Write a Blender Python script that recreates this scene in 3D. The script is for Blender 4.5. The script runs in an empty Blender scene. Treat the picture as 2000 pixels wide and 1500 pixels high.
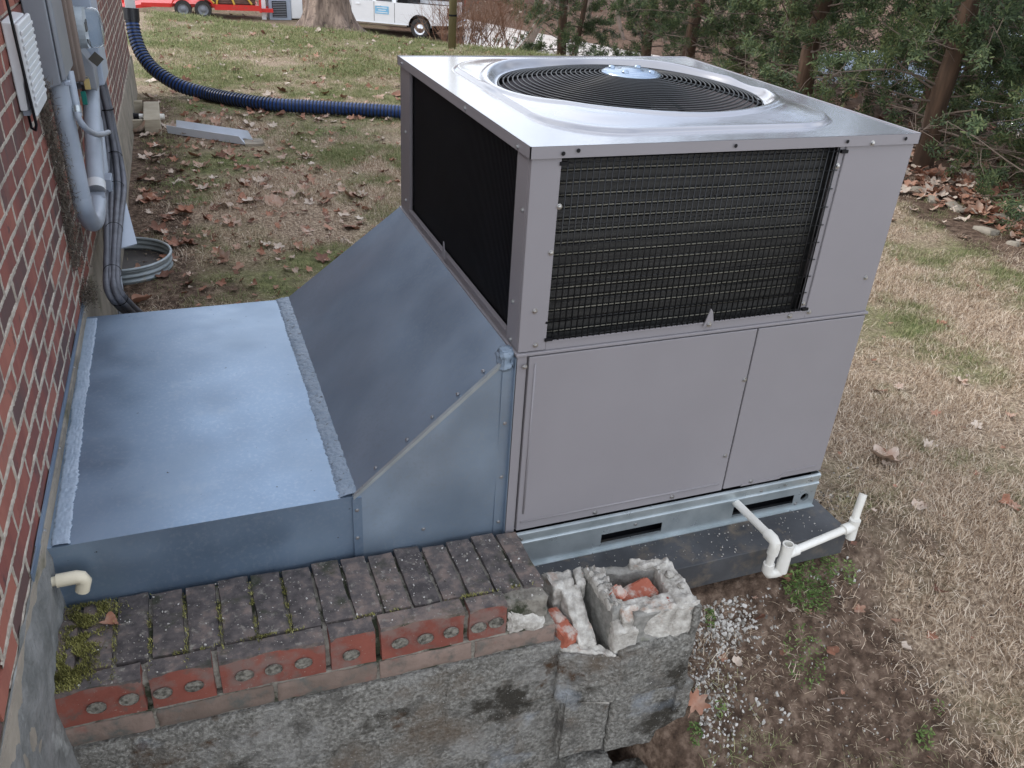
import bpy, bmesh, math, random
import numpy as np
from mathutils import Vector, Matrix, noise, Euler
random.seed(7); rng = np.random.default_rng(11)
S = bpy.context.scene
R = math.radians
# ------------------------------------------------------------------ camera
F_PX = 1645.4754
CAM = Vector((-0.7961068, -1.8889230, 1.8155856))
AX_R = Vector((0.93414497, -0.35202837, 0.05872988))
AX_D = Vector((-0.12643919, -0.48031951, -0.8679322))
AX_F = Vector((0.33374586, 0.80334874, -0.49319824))
cd = bpy.data.cameras.new('camera'); cam = bpy.data.objects.new('camera', cd); S.collection.objects.link(cam)
cd.sensor_width = 36; cd.lens = F_PX/2000*36; cd.clip_start = 0.05; cd.clip_end = 600
cam.matrix_world = Matrix(((AX_R.x, -AX_D.x, -AX_F.x, CAM.x), (AX_R.y, -AX_D.y, -AX_F.y, CAM.y), (AX_R.z, -AX_D.z, -AX_F.z, CAM.z), (0, 0, 0, 1)))
S.camera = cam
S.render.resolution_x = 1024; S.render.resolution_y = 768
# ------------------------------------------------------------------ world and sun
SUN_EL, SUN_AZ = R(42), R(-60)      # azimuth measured from +y towards +x
W = bpy.data.worlds.new('World'); S.world = W; W.use_nodes = True
wn, wl = W.node_tree.nodes, W.node_tree.links; wn.clear()
wout = wn.new('ShaderNodeOutputWorld'); wbg = wn.new('ShaderNodeBackground'); wl.new(wbg.outputs[0], wout.inputs[0])
wbg.inputs[1].default_value = 0.13
sky = wn.new('ShaderNodeTexSky'); sky.sky_type = 'NISHITA'; sky.sun_disc = False
sky.sun_elevation = SUN_EL; sky.sun_rotation = SUN_AZ; sky.air_density = 1.0; sky.dust_density = 0.6
tc = wn.new('ShaderNodeTexCoord'); mp = wn.new('ShaderNodeMapping'); mp.inputs['Scale'].default_value = (1, 1, 2.2)
wl.new(tc.outputs['Generated'], mp.inputs[0])
wnz = wn.new('ShaderNodeTexNoise'); wnz.inputs['Scale'].default_value = 2.3; wnz.inputs['Detail'].default_value = 7; wnz.inputs['Roughness'].default_value = 0.55
wl.new(mp.outputs[0], wnz.inputs['Vector'])
wr = wn.new('ShaderNodeValToRGB'); wr.color_ramp.elements[0].position = 0.40; wr.color_ramp.elements[1].position = 0.58
wr.color_ramp.elements[0].color = (0.28, 0.28, 0.28, 1)
wl.new(wnz.outputs['Fac'], wr.inputs[0])
wmix = wn.new('ShaderNodeMix'); wmix.data_type = 'RGBA'
wl.new(wr.outputs[0], wmix.inputs[0]); wl.new(sky.outputs[0], wmix.inputs[6]); wmix.inputs[7].default_value = (7.2, 7.4, 7.8, 1)
wl.new(wmix.outputs[2], wbg.inputs[0])
sd = bpy.data.lights.new('sun', 'SUN'); sd.energy = 0.9; sd.angle = R(18); sd.color = (1, 0.95, 0.88)
sun = bpy.data.objects.new('sun', sd); S.collection.objects.link(sun)
sdir = Vector((math.sin(SUN_AZ)*math.cos(SUN_EL), math.cos(SUN_AZ)*math.cos(SUN_EL), math.sin(SUN_EL)))
sun.rotation_euler = sdir.to_track_quat('Z', 'Y').to_euler(); sun.location = (0, 0, 12)
S.view_settings.view_transform = 'Standard'; S.view_settings.look = 'None'; S.view_settings.exposure = 1.08; S.view_settings.gamma = 1
S.render.engine = 'CYCLES'; S.cycles.max_bounces = 8
# ------------------------------------------------------------------ helpers
def ray(px, py):
    return AX_R*((px-1000)/F_PX) + AX_D*((py-750)/F_PX) + AX_F
def onz(px, py, z): d = ray(px, py); return CAM + d*((z-CAM.z)/d.z)
def ony(px, py, y): d = ray(px, py); return CAM + d*((y-CAM.y)/d.y)
def atd(px, py, dep): return CAM + ray(px, py)*dep
def inframe(p, m=60):
    q = p-CAM; z = q.dot(AX_F)
    if z < 0.1: return None
    x = 1000+F_PX*q.dot(AX_R)/z; y = 750+F_PX*q.dot(AX_D)/z
    return (x, y, z) if -m < x < 2000+m and -m < y < 1500+m else None
WW = Vector((.018, .99984, 0)); WNRM = Vector((.99984, -.018, 0)); WP0 = Vector((-1.22, 1.438, 0))
def wl3(s, off, z): return WP0 + WW*s + WNRM*off + Vector((0, 0, z))
def onwall(px, py, off=0):
    d = ray(px, py); t = ((WP0-CAM).dot(WNRM)+off)/d.dot(WNRM); return CAM + d*t

class MB:
    def __init__(s): s.v = []; s.f = []; s.m = []; s.M = None; s.mi = 0
    def add(s, vs, fs):
        n = len(s.v)
        for p in vs:
            p = Vector(p); s.v.append(s.M @ p if s.M else p)
        for f in fs: s.f.append([n+i for i in f]); s.m.append(s.mi)
        return s
    def box(s, x0, x1, y0, y1, z0, z1):
        return s.add([(x0,y0,z0),(x1,y0,z0),(x1,y1,z0),(x0,y1,z0),(x0,y0,z1),(x1,y0,z1),(x1,y1,z1),(x0,y1,z1)],
                     [(0,3,2,1),(4,5,6,7),(0,1,5,4),(1,2,6,5),(2,3,7,6),(3,0,4,7)])
    def hexa(s, b, t):     # four bottom, four top corners (ccw from above)
        return s.add(list(b)+list(t), [(0,3,2,1),(4,5,6,7),(0,1,5,4),(1,2,6,5),(2,3,7,6),(3,0,4,7)])
    def sheet(s, q, th):   # quad with thickness towards -normal
        a, b, c, d = [Vector(p) for p in q]; n = (b-a).cross(c-a).normalized()*th
        return s.hexa([p-n for p in (a, b, c, d)], [a, b, c, d])
    def prism(s, poly, h0, h1, ax='y'):
        n = len(poly)
        def P(a, b, h): return {'y': (a, h, b), 'z': (a, b, h), 'x': (h, a, b)}[ax]
        vs = [P(a, b, h0) for a, b in poly] + [P(a, b, h1) for a, b in poly]
        fs = [tuple(range(n))[::-1], tuple(range(n, 2*n))] + [(i, (i+1) % n, n+(i+1) % n, n+i) for i in range(n)]
        return s.add(vs, fs)
    def tube(s, pts, r, n=10, caps=True, wob=0):
        pts = [Vector(p) for p in pts]; rs = r if isinstance(r, (list, tuple)) else [r]*len(pts)
        vs = []; up = None
        for i, p in enumerate(pts):
            t = (pts[min(i+1, len(pts)-1)] - pts[max(i-1, 0)]).normalized()
            if up is None: up = t.orthogonal().normalized()
            else:
                up = up - t*up.dot(t)
                up = up.normalized() if up.length > 1e-6 else t.orthogonal().normalized()
            sd_ = t.cross(up)
            for k in range(n):
                a = 2*math.pi*k/n; vs.append(p + (up*math.cos(a)+sd_*math.sin(a))*rs[i])
        fs = [(i*n+k, i*n+(k+1) % n, (i+1)*n+(k+1) % n, (i+1)*n+k) for i in range(len(pts)-1) for k in range(n)]
        if caps: fs += [tuple(range(n))[::-1], tuple((len(pts)-1)*n+k for k in range(n))]
        return s.add(vs, fs)
    def lathe(s, prof, c, ax=Vector((0, 0, 1)), n=24, a0=0, a1=2*math.pi):
        ax = Vector(ax).normalized(); u = ax.orthogonal().normalized(); w = ax.cross(u); c = Vector(c)
        full = abs(a1-a0-2*math.pi) < 1e-6; m = n if full else n+1; vs = []
        for r_, h in prof:
            for k in range(m):
                a = a0+(a1-a0)*k/n; vs.append(c + ax*h + (u*math.cos(a)+w*math.sin(a))*r_)
        fs = [(i*m+k, i*m+(k+1) % m, (i+1)*m+(k+1) % m, (i+1)*m+k) for i in range(len(prof)-1) for k in range(n)]
        return s.add(vs, fs)
    def rough(s, x0, x1, y0, y1, z0, z1, res=.02, amp=.004, sc=18, seed=0, topf=None):
        nx, ny, nz = [max(1, int(round((b-a)/res))) for a, b in ((x0, x1), (y0, y1), (z0, z1))]
        idx = {}; vs = []
        def V(i, j, k):
            if (i, j, k) in idx: return idx[i, j, k]
            p = Vector((x0+(x1-x0)*i/nx, y0+(y1-y0)*j/ny, z0+(z1-z0)*k/nz))
            if topf: p.z = z0 + (p.z-z0)*max(.02, (topf(p.x, p.y)-z0))/(z1-z0)
            q = p*sc+Vector((seed, seed*1.7, 0)); d = noise.noise_vector(q)*amp + noise.noise_vector(q*2.7)*amp*.5
            # soften the edges
            e = sum((i in (0, nx), j in (0, ny), k in (0, nz)))
            cen = Vector(((x0+x1)/2, (y0+y1)/2, (z0+z1)/2))
            if e >= 2: d += (cen-p).normalized()*amp*(1.0+1.5*abs(noise.noise(q*.8)))
            idx[i, j, k] = len(vs); vs.append(p+d); return len(vs)-1
        fs = []
        for i in range(nx):
            for j in range(ny):
                fs.append((V(i,j,nz), V(i+1,j,nz), V(i+1,j+1,nz), V(i,j+1,nz))); fs.append((V(i,j,0), V(i,j+1,0), V(i+1,j+1,0), V(i+1,j,0)))
        for i in range(nx):
            for k in range(nz):
                fs.append((V(i,0,k), V(i+1,0,k), V(i+1,0,k+1), V(i,0,k+1))); fs.append((V(i,ny,k), V(i,ny,k+1), V(i+1,ny,k+1), V(i+1,ny,k)))
        for j in range(ny):
            for k in range(nz):
                fs.append((V(0,j,k), V(0,j,k+1), V(0,j+1,k+1), V(0,j+1,k))); fs.append((V(nx,j,k), V(nx,j+1,k), V(nx,j+1,k+1), V(nx,j,k+1)))
        return s.add(vs, fs)
    def build(s, name, mat=None, parent=None, smooth=False, bevel=0, base=None, segs=2, autosm=None):
        wo = worig(parent) if parent else Vector((0, 0, 0))
        if parent is None:
            if base is None:
                xs = [p.x for p in s.v]; ys = [p.y for p in s.v]; zs = [p.z for p in s.v]
                base = ((min(xs)+max(xs))/2, (min(ys)+max(ys))/2, min(zs))
            wo = Vector(base)
        me = bpy.data.meshes.new(name); me.from_pydata([p-wo for p in s.v], [], s.f)
        mats = mat if isinstance(mat, (list, tuple)) else [mat]
        for m_ in mats:
            if m_: me.materials.append(m_)
        if len(mats) > 1: me.polygons.foreach_set('material_index', s.m)
        if smooth: me.polygons.foreach_set('use_smooth', [True]*len(me.polygons))
        me.update()
        o = bpy.data.objects.new(name, me); S.collection.objects.link(o)
        if parent: o.parent = parent
        else: o.location = wo
        if autosm is not None:
            me.set_sharp_from_angle(angle=R(autosm))
            me.polygons.foreach_set('use_smooth', [True]*len(me.polygons))
        if bevel:
            b = o.modifiers.new('bevel', 'BEVEL'); b.width = bevel; b.segments = segs; b.limit_method = 'ANGLE'; b.angle_limit = R(40)
            me.polygons.foreach_set('use_smooth', [True]*len(me.polygons))
            b.harden_normals = True
        return o
def worig(o):
    p = Vector((0, 0, 0))
    while o: p += Vector(o.location); o = o.parent
    return p
def tag(o, label=None, cat=None, group=None, kind=None):
    if label: o['label'] = label
    if cat: o['category'] = cat
    if group: o['group'] = group
    if kind: o['kind'] = kind
    return o
def thing(name, loc, label, cat, group=None):
    o = bpy.data.objects.new(name, None); S.collection.objects.link(o); o.location = loc; o.empty_display_size = .05
    return tag(o, label, cat, group)
def inst(src, name, loc, parent=None, rot=(0, 0, 0), scale=None):     # loc in world
    o = src.copy() if isinstance(src, bpy.types.Object) else bpy.data.objects.new(name, src)
    o.name = name; S.collection.objects.link(o)
    o.parent = parent; o.location = Vector(loc)-(worig(parent) if parent else Vector((0, 0, 0))); o.rotation_euler = rot
    if scale is not None: o.scale = (scale,)*3 if not hasattr(scale, '__len__') else scale
    return o
# ------------------------------------------------------------------ materials
def material(name, ramp, scale=5, detail=6, rough=.6, metal=0, bump=0, bscale=40, bdist=.01, spots=None, coord='Object', obj_rand=0, spec=.5, stretch=None, rvar=0, coat=0, rscale=None, tri=None):
    """ramp: list of (pos, rgb) over a noise; spots: list of (rgb, scale, lo, hi)"""
    m = bpy.data.materials.new(name); m.use_nodes = True; n, l = m.node_tree.nodes, m.node_tree.links
    b = n['Principled BSDF']; b.inputs['Metallic'].default_value = metal; b.inputs['Roughness'].default_value = rough
    b.inputs['Specular IOR Level'].default_value = spec
    if coat: b.inputs['Coat Weight'].default_value = coat; b.inputs['Coat Roughness'].default_value = .08
    if coord == 'World':
        g_ = n.new('ShaderNodeNewGeometry'); vec = g_.outputs['Position']
    else:
        t = n.new('ShaderNodeTexCoord'); vec = t.outputs[coord]
    if obj_rand:
        oi = n.new('ShaderNodeObjectInfo'); ad = n.new('ShaderNodeVectorMath'); ad.operation = 'MULTIPLY_ADD'
        cb = n.new('ShaderNodeCombineXYZ'); 
        for i in range(3): l.new(oi.outputs['Random'], cb.inputs[i])
        l.new(cb.outputs[0], ad.inputs[0]); ad.inputs[1].default_value = (37, 53, 71); l.new(vec, ad.inputs[2]); vec = ad.outputs[0]
    if stretch:
        mpn = n.new('ShaderNodeMapping'); mpn.inputs['Scale'].default_value = stretch; l.new(vec, mpn.inputs[0]); svec = mpn.outputs[0]
    else: svec = vec
    nz = n.new('ShaderNodeTexNoise'); nz.inputs['Scale'].default_value = scale; nz.inputs['Detail'].default_value = detail; nz.inputs['Roughness'].default_value = .6
    l.new(svec, nz.inputs['Vector'])
    fac = nz.outputs['Fac']
    if obj_rand:
        ma = n.new('ShaderNodeMath'); ma.operation = 'MULTIPLY_ADD'; ma.inputs[1].default_value = obj_rand
        l.new(oi.outputs['Random'], ma.inputs[0]); 
        sb = n.new('ShaderNodeMath'); sb.operation = 'SUBTRACT'; sb.inputs[1].default_value = obj_rand/2; l.new(fac, sb.inputs[0]); l.new(sb.outputs[0], ma.inputs[2]); fac = ma.outputs[0]
    cr = n.new('ShaderNodeValToRGB'); el = cr.color_ramp.elements
    while len(el) < len(ramp): el.new(.5)
    for e, (p, c) in zip(el, ramp): e.position = p; e.color = (*c, 1)
    l.new(fac, cr.inputs[0]); col = cr.outputs[0]
    for sp in (spots or []):
        c, sc, lo, hi = sp[:4]
        z = n.new('ShaderNodeTexNoise'); z.inputs['Scale'].default_value = sc; z.inputs['Detail'].default_value = sp[4] if len(sp) > 4 else 5; z.inputs['Roughness'].default_value = .65
        off = n.new('ShaderNodeVectorMath'); off.inputs[1].default_value = (sc*.37, sc*.11, 3.1); l.new(vec, off.inputs[0]); l.new(off.outputs[0], z.inputs['Vector'])
        mr = n.new('ShaderNodeMapRange'); mr.inputs[1].default_value = lo; mr.inputs[2].default_value = hi; l.new(z.outputs['Fac'], mr.inputs[0])
        mx = n.new('ShaderNodeMix'); mx.data_type = 'RGBA'; l.new(mr.outputs[0], mx.inputs[0]); l.new(col, mx.inputs[6]); mx.inputs[7].default_value = (*c, 1); col = mx.outputs[2]
    l.new(col, b.inputs['Base Color'])
    if rvar:
        z = n.new('ShaderNodeTexNoise'); z.inputs['Scale'].default_value = rscale or scale*1.7; z.inputs['Detail'].default_value = 4; l.new(svec, z.inputs['Vector'])
        mr = n.new('ShaderNodeMapRange'); mr.inputs[1].default_value = .3; mr.inputs[2].default_value = .7; mr.inputs[3].default_value = max(0, rough-rvar); mr.inputs[4].default_value = rough+rvar
        l.new(z.outputs['Fac'], mr.inputs[0]); l.new(mr.outputs[0], b.inputs['Roughness'])
    if bump:
        z = n.new('ShaderNodeTexNoise'); z.inputs['Scale'].default_value = bscale; z.inputs['Detail'].default_value = 6; l.new(svec, z.inputs['Vector'])
        bp = n.new('ShaderNodeBump'); bp.inputs['Strength'].default_value = bump; bp.inputs['Distance'].default_value = bdist
        l.new(z.outputs['Fac'], bp.inputs['Height']); l.new(bp.outputs[0], b.inputs['Normal'])
    return m
def flat(name, c, rough=.6, metal=0, k=.12, **kw):
    lo = tuple(v*(1-k) for v in c); hi = tuple(min(1, v*(1+k)) for v in c)
    return material(name, [(.3, lo), (.7, hi)], rough=rough, metal=metal, **kw)
M = {}
M['paint'] = flat('beige_grey_paint', (.252, .238, .252), .36, k=.05, scale=2.2, rvar=.08, spots=[((.33, .315, .33), 1.7, .60, .80, 3), ((.20, .17, .14), 220, .74, .76, 2)], bump=.03, bscale=500, bdist=.0005, spec=.4)
M['lid'] = flat('lid_paint', (.25, .255, .29), .22, k=.03, scale=3, spec=.8, coat=1.0); M['lid'].node_tree.nodes['Principled BSDF'].inputs['Coat IOR'].default_value = 1.65; M['lid'].node_tree.nodes['Principled BSDF'].inputs['Coat Roughness'].default_value = .14
M['post'] = flat('cabinet_post_paint', (.22, .20, .21), .38, k=.04, scale=3)
M['black'] = flat('black_plastic', (.005, .005, .007), .5, k=.2, spec=.25)
M['wire'] = flat('black_coated_wire', (.006, .0065, .008), .4, k=.2)
M['coil'] = material('coil_fins', [(.3, (.022, .023, .024)), (.7, (.055, .054, .052))], scale=30, rough=.5, metal=.3, stretch=(.2, 1, 3), bump=.3, bscale=160, bdist=.001)
M['coiltube'] = flat('coil_edge_metal', (.20, .19, .155), .45, metal=.4, k=.3, scale=20)
M['galv'] = material('galvanised_steel', [(.3, (.36, .41, .43)), (.7, (.52, .57, .59))], scale=9, rough=.34, metal=.6, rvar=.08, bump=.05, bscale=14, bdist=.002, stretch=(1, 1, 1))
M['dullgalv'] = material('dull_galvanised', [(.3, (.22, .26, .28)), (.7, (.36, .40, .42))], scale=7, rough=.5, metal=.4, spots=[((.36, .31, .22), 9, .6, .75)])
M['duct'] = material('duct_sheet', [(.3, (.185, .265, .375)), (.5, (.215, .295, .405)), (.7, (.26, .34, .44))], scale=2.4, detail=4, rough=.40, metal=.7, rvar=.10, rscale=5, spots=[((.26, .33, .43), 90, .50, .75, 2), ((.33, .39, .46), 4, .62, .85, 8), ((.05, .05, .05), 60, .74, .765, 2)], bump=.10, bscale=2.4, bdist=.02)
M['duct2'] = material('duct_sheet_sloped', [(.3, (.23, .305, .40)), (.7, (.35, .43, .53))], scale=2.6, detail=5, rough=.40, metal=.68, spots=[((.30, .365, .44), 90, .50, .75, 2), ((.38, .36, .38), 3.5, .68, .84, 9)], rvar=.08, rscale=4, bump=.12, bscale=2.6, bdist=.02)
M['sealant'] = material('grey_mastic', [(.3, (.155, .21, .28)), (.7, (.24, .30, .375))], scale=12, rough=.45, bump=.8, bscale=55, bdist=.008, spots=[((.05, .06, .07), 55, .60, .68)])
M['screw'] = flat('zinc_screw', (.5, .5, .5), .3, metal=.9)
M['pvc'] = material('white_pvc', [(.3, (.62, .60, .54)), (.7, (.78, .77, .73))], scale=8, rough=.35, spots=[((.35, .30, .22), 25, .62, .8)])
M['pvccream'] = flat('cream_pvc', (.66, .60, .46), .35, k=.08)
M['pad'] = material('dark_pad_plastic', [(.3, (.035, .037, .042)), (.7, (.075, .078, .085))], scale=7, rough=.62, bump=.2, bscale=90, bdist=.002, spots=[((.16, .13, .10), 9, .52, .72), ((.22, .2, .18), 120, .68, .72)])
M['capbrick'] = material('weathered_cap_brick', [(.32, (.055, .048, .048)), (.5, (.105, .090, .086)), (.66, (.19, .145, .125))], scale=26, rough=.9, bump=.5, bscale=70, bdist=.006, obj_rand=.18, spots=[((.24, .22, .19), 40, .58, .70), ((.035, .04, .022), 9, .56, .70), ((.36, .34, .30), 150, .65, .69)])
M['redbrick'] = material('red_brick_face', [(.3, (.17, .050, .036)), (.7, (.25, .075, .052))], scale=8, rough=.85, bump=.35, bscale=60, bdist=.004, obj_rand=.1, spots=[((.185, .115, .098), 9, .47, .60, 9), ((.10, .085, .07), 14, .56, .68, 9), ((.30, .26, .22), 130, .64, .70)])
M['tanbrick'] = material('dusty_tan_brick', [(.3, (.14, .105, .085)), (.7, (.24, .175, .145))], scale=7, rough=.95, bump=.6, bscale=60, bdist=.006, obj_rand=.3, spots=[((.10, .10, .09), 9, .5, .62), ((.26, .09, .07), 6, .6, .75)])
M['mortar'] = material('old_mortar', [(.3, (.14, .125, .105)), (.7, (.30, .28, .24))], scale=30, rough=.97, bump=.9, bscale=90, bdist=.008, spots=[((.03, .035, .018), 9, .50, .60)])
M['mortarw'] = material('pale_wall_mortar', [(.3, (.26, .225, .185)), (.7, (.52, .47, .40))], scale=35, rough=.97, bump=.8, bscale=110, bdist=.004, spots=[((.22, .19, .16), 2.6, .55, .72)])
M['brick'] = material('house_brick', [(.25, (.105, .055, .050)), (.5, (.215, .065, .050)), (.75, (.32, .115, .08))], scale=6, rough=.85, bump=.35, bscale=60, bdist=.003, obj_rand=.55, stretch=(1, 1, .35), spots=[((.05, .035, .035), 14, .60, .72), ((.17, .13, .115), 2.0, .62, .8)])
M['cmu'] = material('weathered_concrete_block', [(.36, (.095, .09, .08)), (.5, (.175, .168, .15)), (.64, (.29, .28, .255))], scale=90, detail=9, rough=.97, bump=1.0, bscale=90, bdist=.01, coord='World', spots=[((.29, .285, .27), 4, .52, .74, 12), ((.105, .075, .05), 3.1, .52, .68, 12), ((.085, .08, .072), 11, .52, .68, 12), ((.032, .028, .021), 4.2, .56, .63, 12), ((.065, .036, .018), 7, .59, .68, 9), ((.27, .31, .36), 2.6, .60, .78, 4), ((.38, .37, .35), 160, .66, .72, 2)])
M['cmunew'] = material('broken_concrete', [(.32, (.27, .25, .22)), (.5, (.45, .425, .385)), (.68, (.62, .60, .55))], scale=38, rough=.97, bump=.8, bscale=120, bdist=.006, coord='World', spots=[((.36, .23, .17), 12, .58, .70), ((.3, .07, .05), 30, .68, .72)])
M['conc'] = material('foundation_concrete', [(.3, (.20, .175, .14)), (.7, (.34, .30, .245))], scale=5, rough=.95, bump=.5, bscale=60, bdist=.006, coord='World', spots=[((.10, .095, .05), 4, .56, .7), ((.09, .085, .075), 2.5, .55, .7)])
M['parge'] = material('grey_cement_parging', [(.3, (.10, .105, .10)), (.7, (.24, .24, .235))], scale=12, rough=.95, bump=.8, bscale=60, bdist=.008, coord='World', spots=[((.3, .31, .3), 8, .6, .7)])
M['greybox'] = flat('grey_meter_enamel', (.20, .215, .24), .42, k=.1, scale=6)
M['greybox2'] = flat('blue_grey_enamel', (.33, .38, .46), .42, k=.08, scale=6)
M['conduit'] = material('grey_pvc_conduit', [(.3, (.30, .34, .40)), (.7, (.40, .45, .52))], scale=6, rough=.4, spots=[((.14, .14, .14), 7, .62, .78)])
M['flex'] = flat('grey_flex_whip', (.10, .105, .125), .5, k=.35, scale=14)
M['telwhite'] = flat('white_plastic_box', (.62, .64, .66), .4, k=.04)
M['wood'] = material('weathered_lumber', [(.3, (.27, .23, .17)), (.7, (.45, .40, .31))], scale=5, rough=.9, stretch=(1, 1, 6), bump=.3, bscale=30, bdist=.003)
M['woodb'] = material('brown_backing_board', [(.3, (.10, .075, .06)), (.7, (.22, .17, .145))], scale=4, rough=.9, stretch=(1, 1, .3))
M['hose'] = flat('navy_corrugated_hose', (.016, .05, .17), .3, k=.2)
M['hose2'] = flat('black_hose_rib', (.012, .014, .02), .35, k=.2)
M['gutter'] = flat('pale_gutter_aluminium', (.62, .67, .74), .5, metal=0, k=.08)
M['leaf'] = material('dry_leaf', [(.12, (.15, .07, .045)), (.36, (.33, .15, .092)), (.6, (.38, .24, .175)), (.85, (.50, .42, .35))], scale=14, rough=.75, obj_rand=.9)
M['bark'] = material('cedar_bark', [(.3, (.055, .035, .024)), (.7, (.14, .085, .055))], scale=16, rough=.95, stretch=(1, 1, .15), bump=.6, bscale=40, bdist=.01)
M['bigbark'] = material('oak_bark', [(.35, (.12, .085, .07)), (.65, (.36, .27, .215))], scale=14, rough=.95, stretch=(1, 1, .2), bump=.9, bscale=12, bdist=.04, spots=[((.08, .06, .05), 12, .55, .65)])
M['twig'] = flat('grey_twig', (.17, .13, .105), .9, k=.3, scale=3)
M['gravel'] = material('pale_gravel', [(.1, (.12, .105, .09)), (.45, (.32, .30, .27)), (.85, (.56, .54, .51))], scale=3, rough=.9, obj_rand=.9)
M['whitepaint'] = flat('white_vehicle_paint', (.80, .81, .82), .2, k=.02, coat=.5)
M['glass'] = flat('dark_vehicle_glass', (.02, .025, .03), .08, k=.1, spec=.8)
M['tyre'] = flat('tyre_rubber', (.035, .033, .031), .8, k=.2)
M['chrome'] = flat('chrome', (.6, .6, .62), .15, metal=1)
M['redpaint'] = flat('red_trailer_paint', (.62, .035, .03), .35, k=.08, spots=[((.30, .10, .07), 3, .6, .75)])
M['yellow'] = flat('yellow_strap', (.62, .45, .07), .5, k=.1)
M['brownload'] = flat('brown_cargo', (.10, .06, .045), .8, k=.4, scale=8)
M['darkpaint'] = flat('dark_vehicle_paint', (.02, .02, .024), .18, k=.1, coat=.5)
M['redlens'] = flat('red_lens', (.55, .02, .02), .15, k=.05)
M['pole'] = material('mossy_pole_wood', [(.3, (.12, .095, .045)), (.7, (.20, .17, .08))], scale=6, rough=.9, stretch=(1, 1, .2))
M['road'] = material('pale_gravel_drive', [(.3, (.45, .41, .38)), (.7, (.62, .57, .53))], scale=.6, rough=.95, coord='World', bump=.5, bscale=14, bdist=.03, spots=[((.26, .20, .16), 1.3, .6, .74)])
def glassmat():
    m = bpy.data.materials.new('meter_glass'); m.use_nodes = True; b = m.node_tree.nodes['Principled BSDF']
    b.inputs['Base Color'].default_value = (.85, .93, .98, 1); b.inputs['Roughness'].default_value = .05; b.inputs['Transmission Weight'].default_value = .95; b.inputs['IOR'].default_value = 1.3
    return m
M['meterglass'] = glassmat()
def foliage_mat(name, ramp, rough=.6, sub=.25, wscale=1.2, orand=.5):
    m = bpy.data.materials.new(name); m.use_nodes = True; n, l = m.node_tree.nodes, m.node_tree.links
    b = n['Principled BSDF']; b.inputs['Roughness'].default_value = rough; b.inputs['Specular IOR Level'].default_value = .25
    g_ = n.new('ShaderNodeNewGeometry'); z = n.new('ShaderNodeTexNoise'); z.inputs['Scale'].default_value = wscale; z.inputs['Detail'].default_value = 4
    l.new(g_.outputs['Position'], z.inputs['Vector'])
    ma = n.new('ShaderNodeMath'); ma.operation = 'MULTIPLY_ADD'; ma.inputs[1].default_value = orand
    l.new(g_.outputs['Random Per Island'], ma.inputs[0])
    sb = n.new('ShaderNodeMath'); sb.operation = 'SUBTRACT'; sb.inputs[1].default_value = orand/2; l.new(z.outputs['Fac'], sb.inputs[0]); l.new(sb.outputs[0], ma.inputs[2])
    cr = n.new('ShaderNodeValToRGB'); el = cr.color_ramp.elements
    while len(el) < len(ramp): el.new(.5)
    for e, (p, c) in zip(el, ramp): e.position = p; e.color = (*c, 1)
    l.new(ma.outputs[0], cr.inputs[0]); l.new(cr.outputs[0], b.inputs['Base Color'])
    tr = n.new('ShaderNodeBsdfTranslucent'); l.new(cr.outputs[0], tr.inputs[0]); mx = n.new('ShaderNodeMixShader'); mx.inputs[0].default_value = sub
    l.new(b.outputs[0], mx.inputs[1]); l.new(tr.outputs[0], mx.inputs[2]); l.new(mx.outputs[0], n['Material Output'].inputs[0])
    return m
M['cedar'] = foliage_mat('cedar_foliage', [(.2, (.045, .065, .038)), (.5, (.085, .125, .058)), (.8, (.18, .21, .09))], wscale=1.6)
M['weed'] = foliage_mat('green_weed', [(.3, (.085, .15, .04)), (.7, (.22, .30, .10))], wscale=5)
M['moss'] = foliage_mat('moss', [(.3, (.06, .055, .015)), (.5, (.15, .145, .035)), (.70, (.36, .34, .11))], wscale=14, sub=.1)
M['needle'] = foliage_mat('dead_vine_fibre', [(.3, (.05, .04, .03)), (.7, (.16, .13, .10))], wscale=8, sub=.05)

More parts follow.
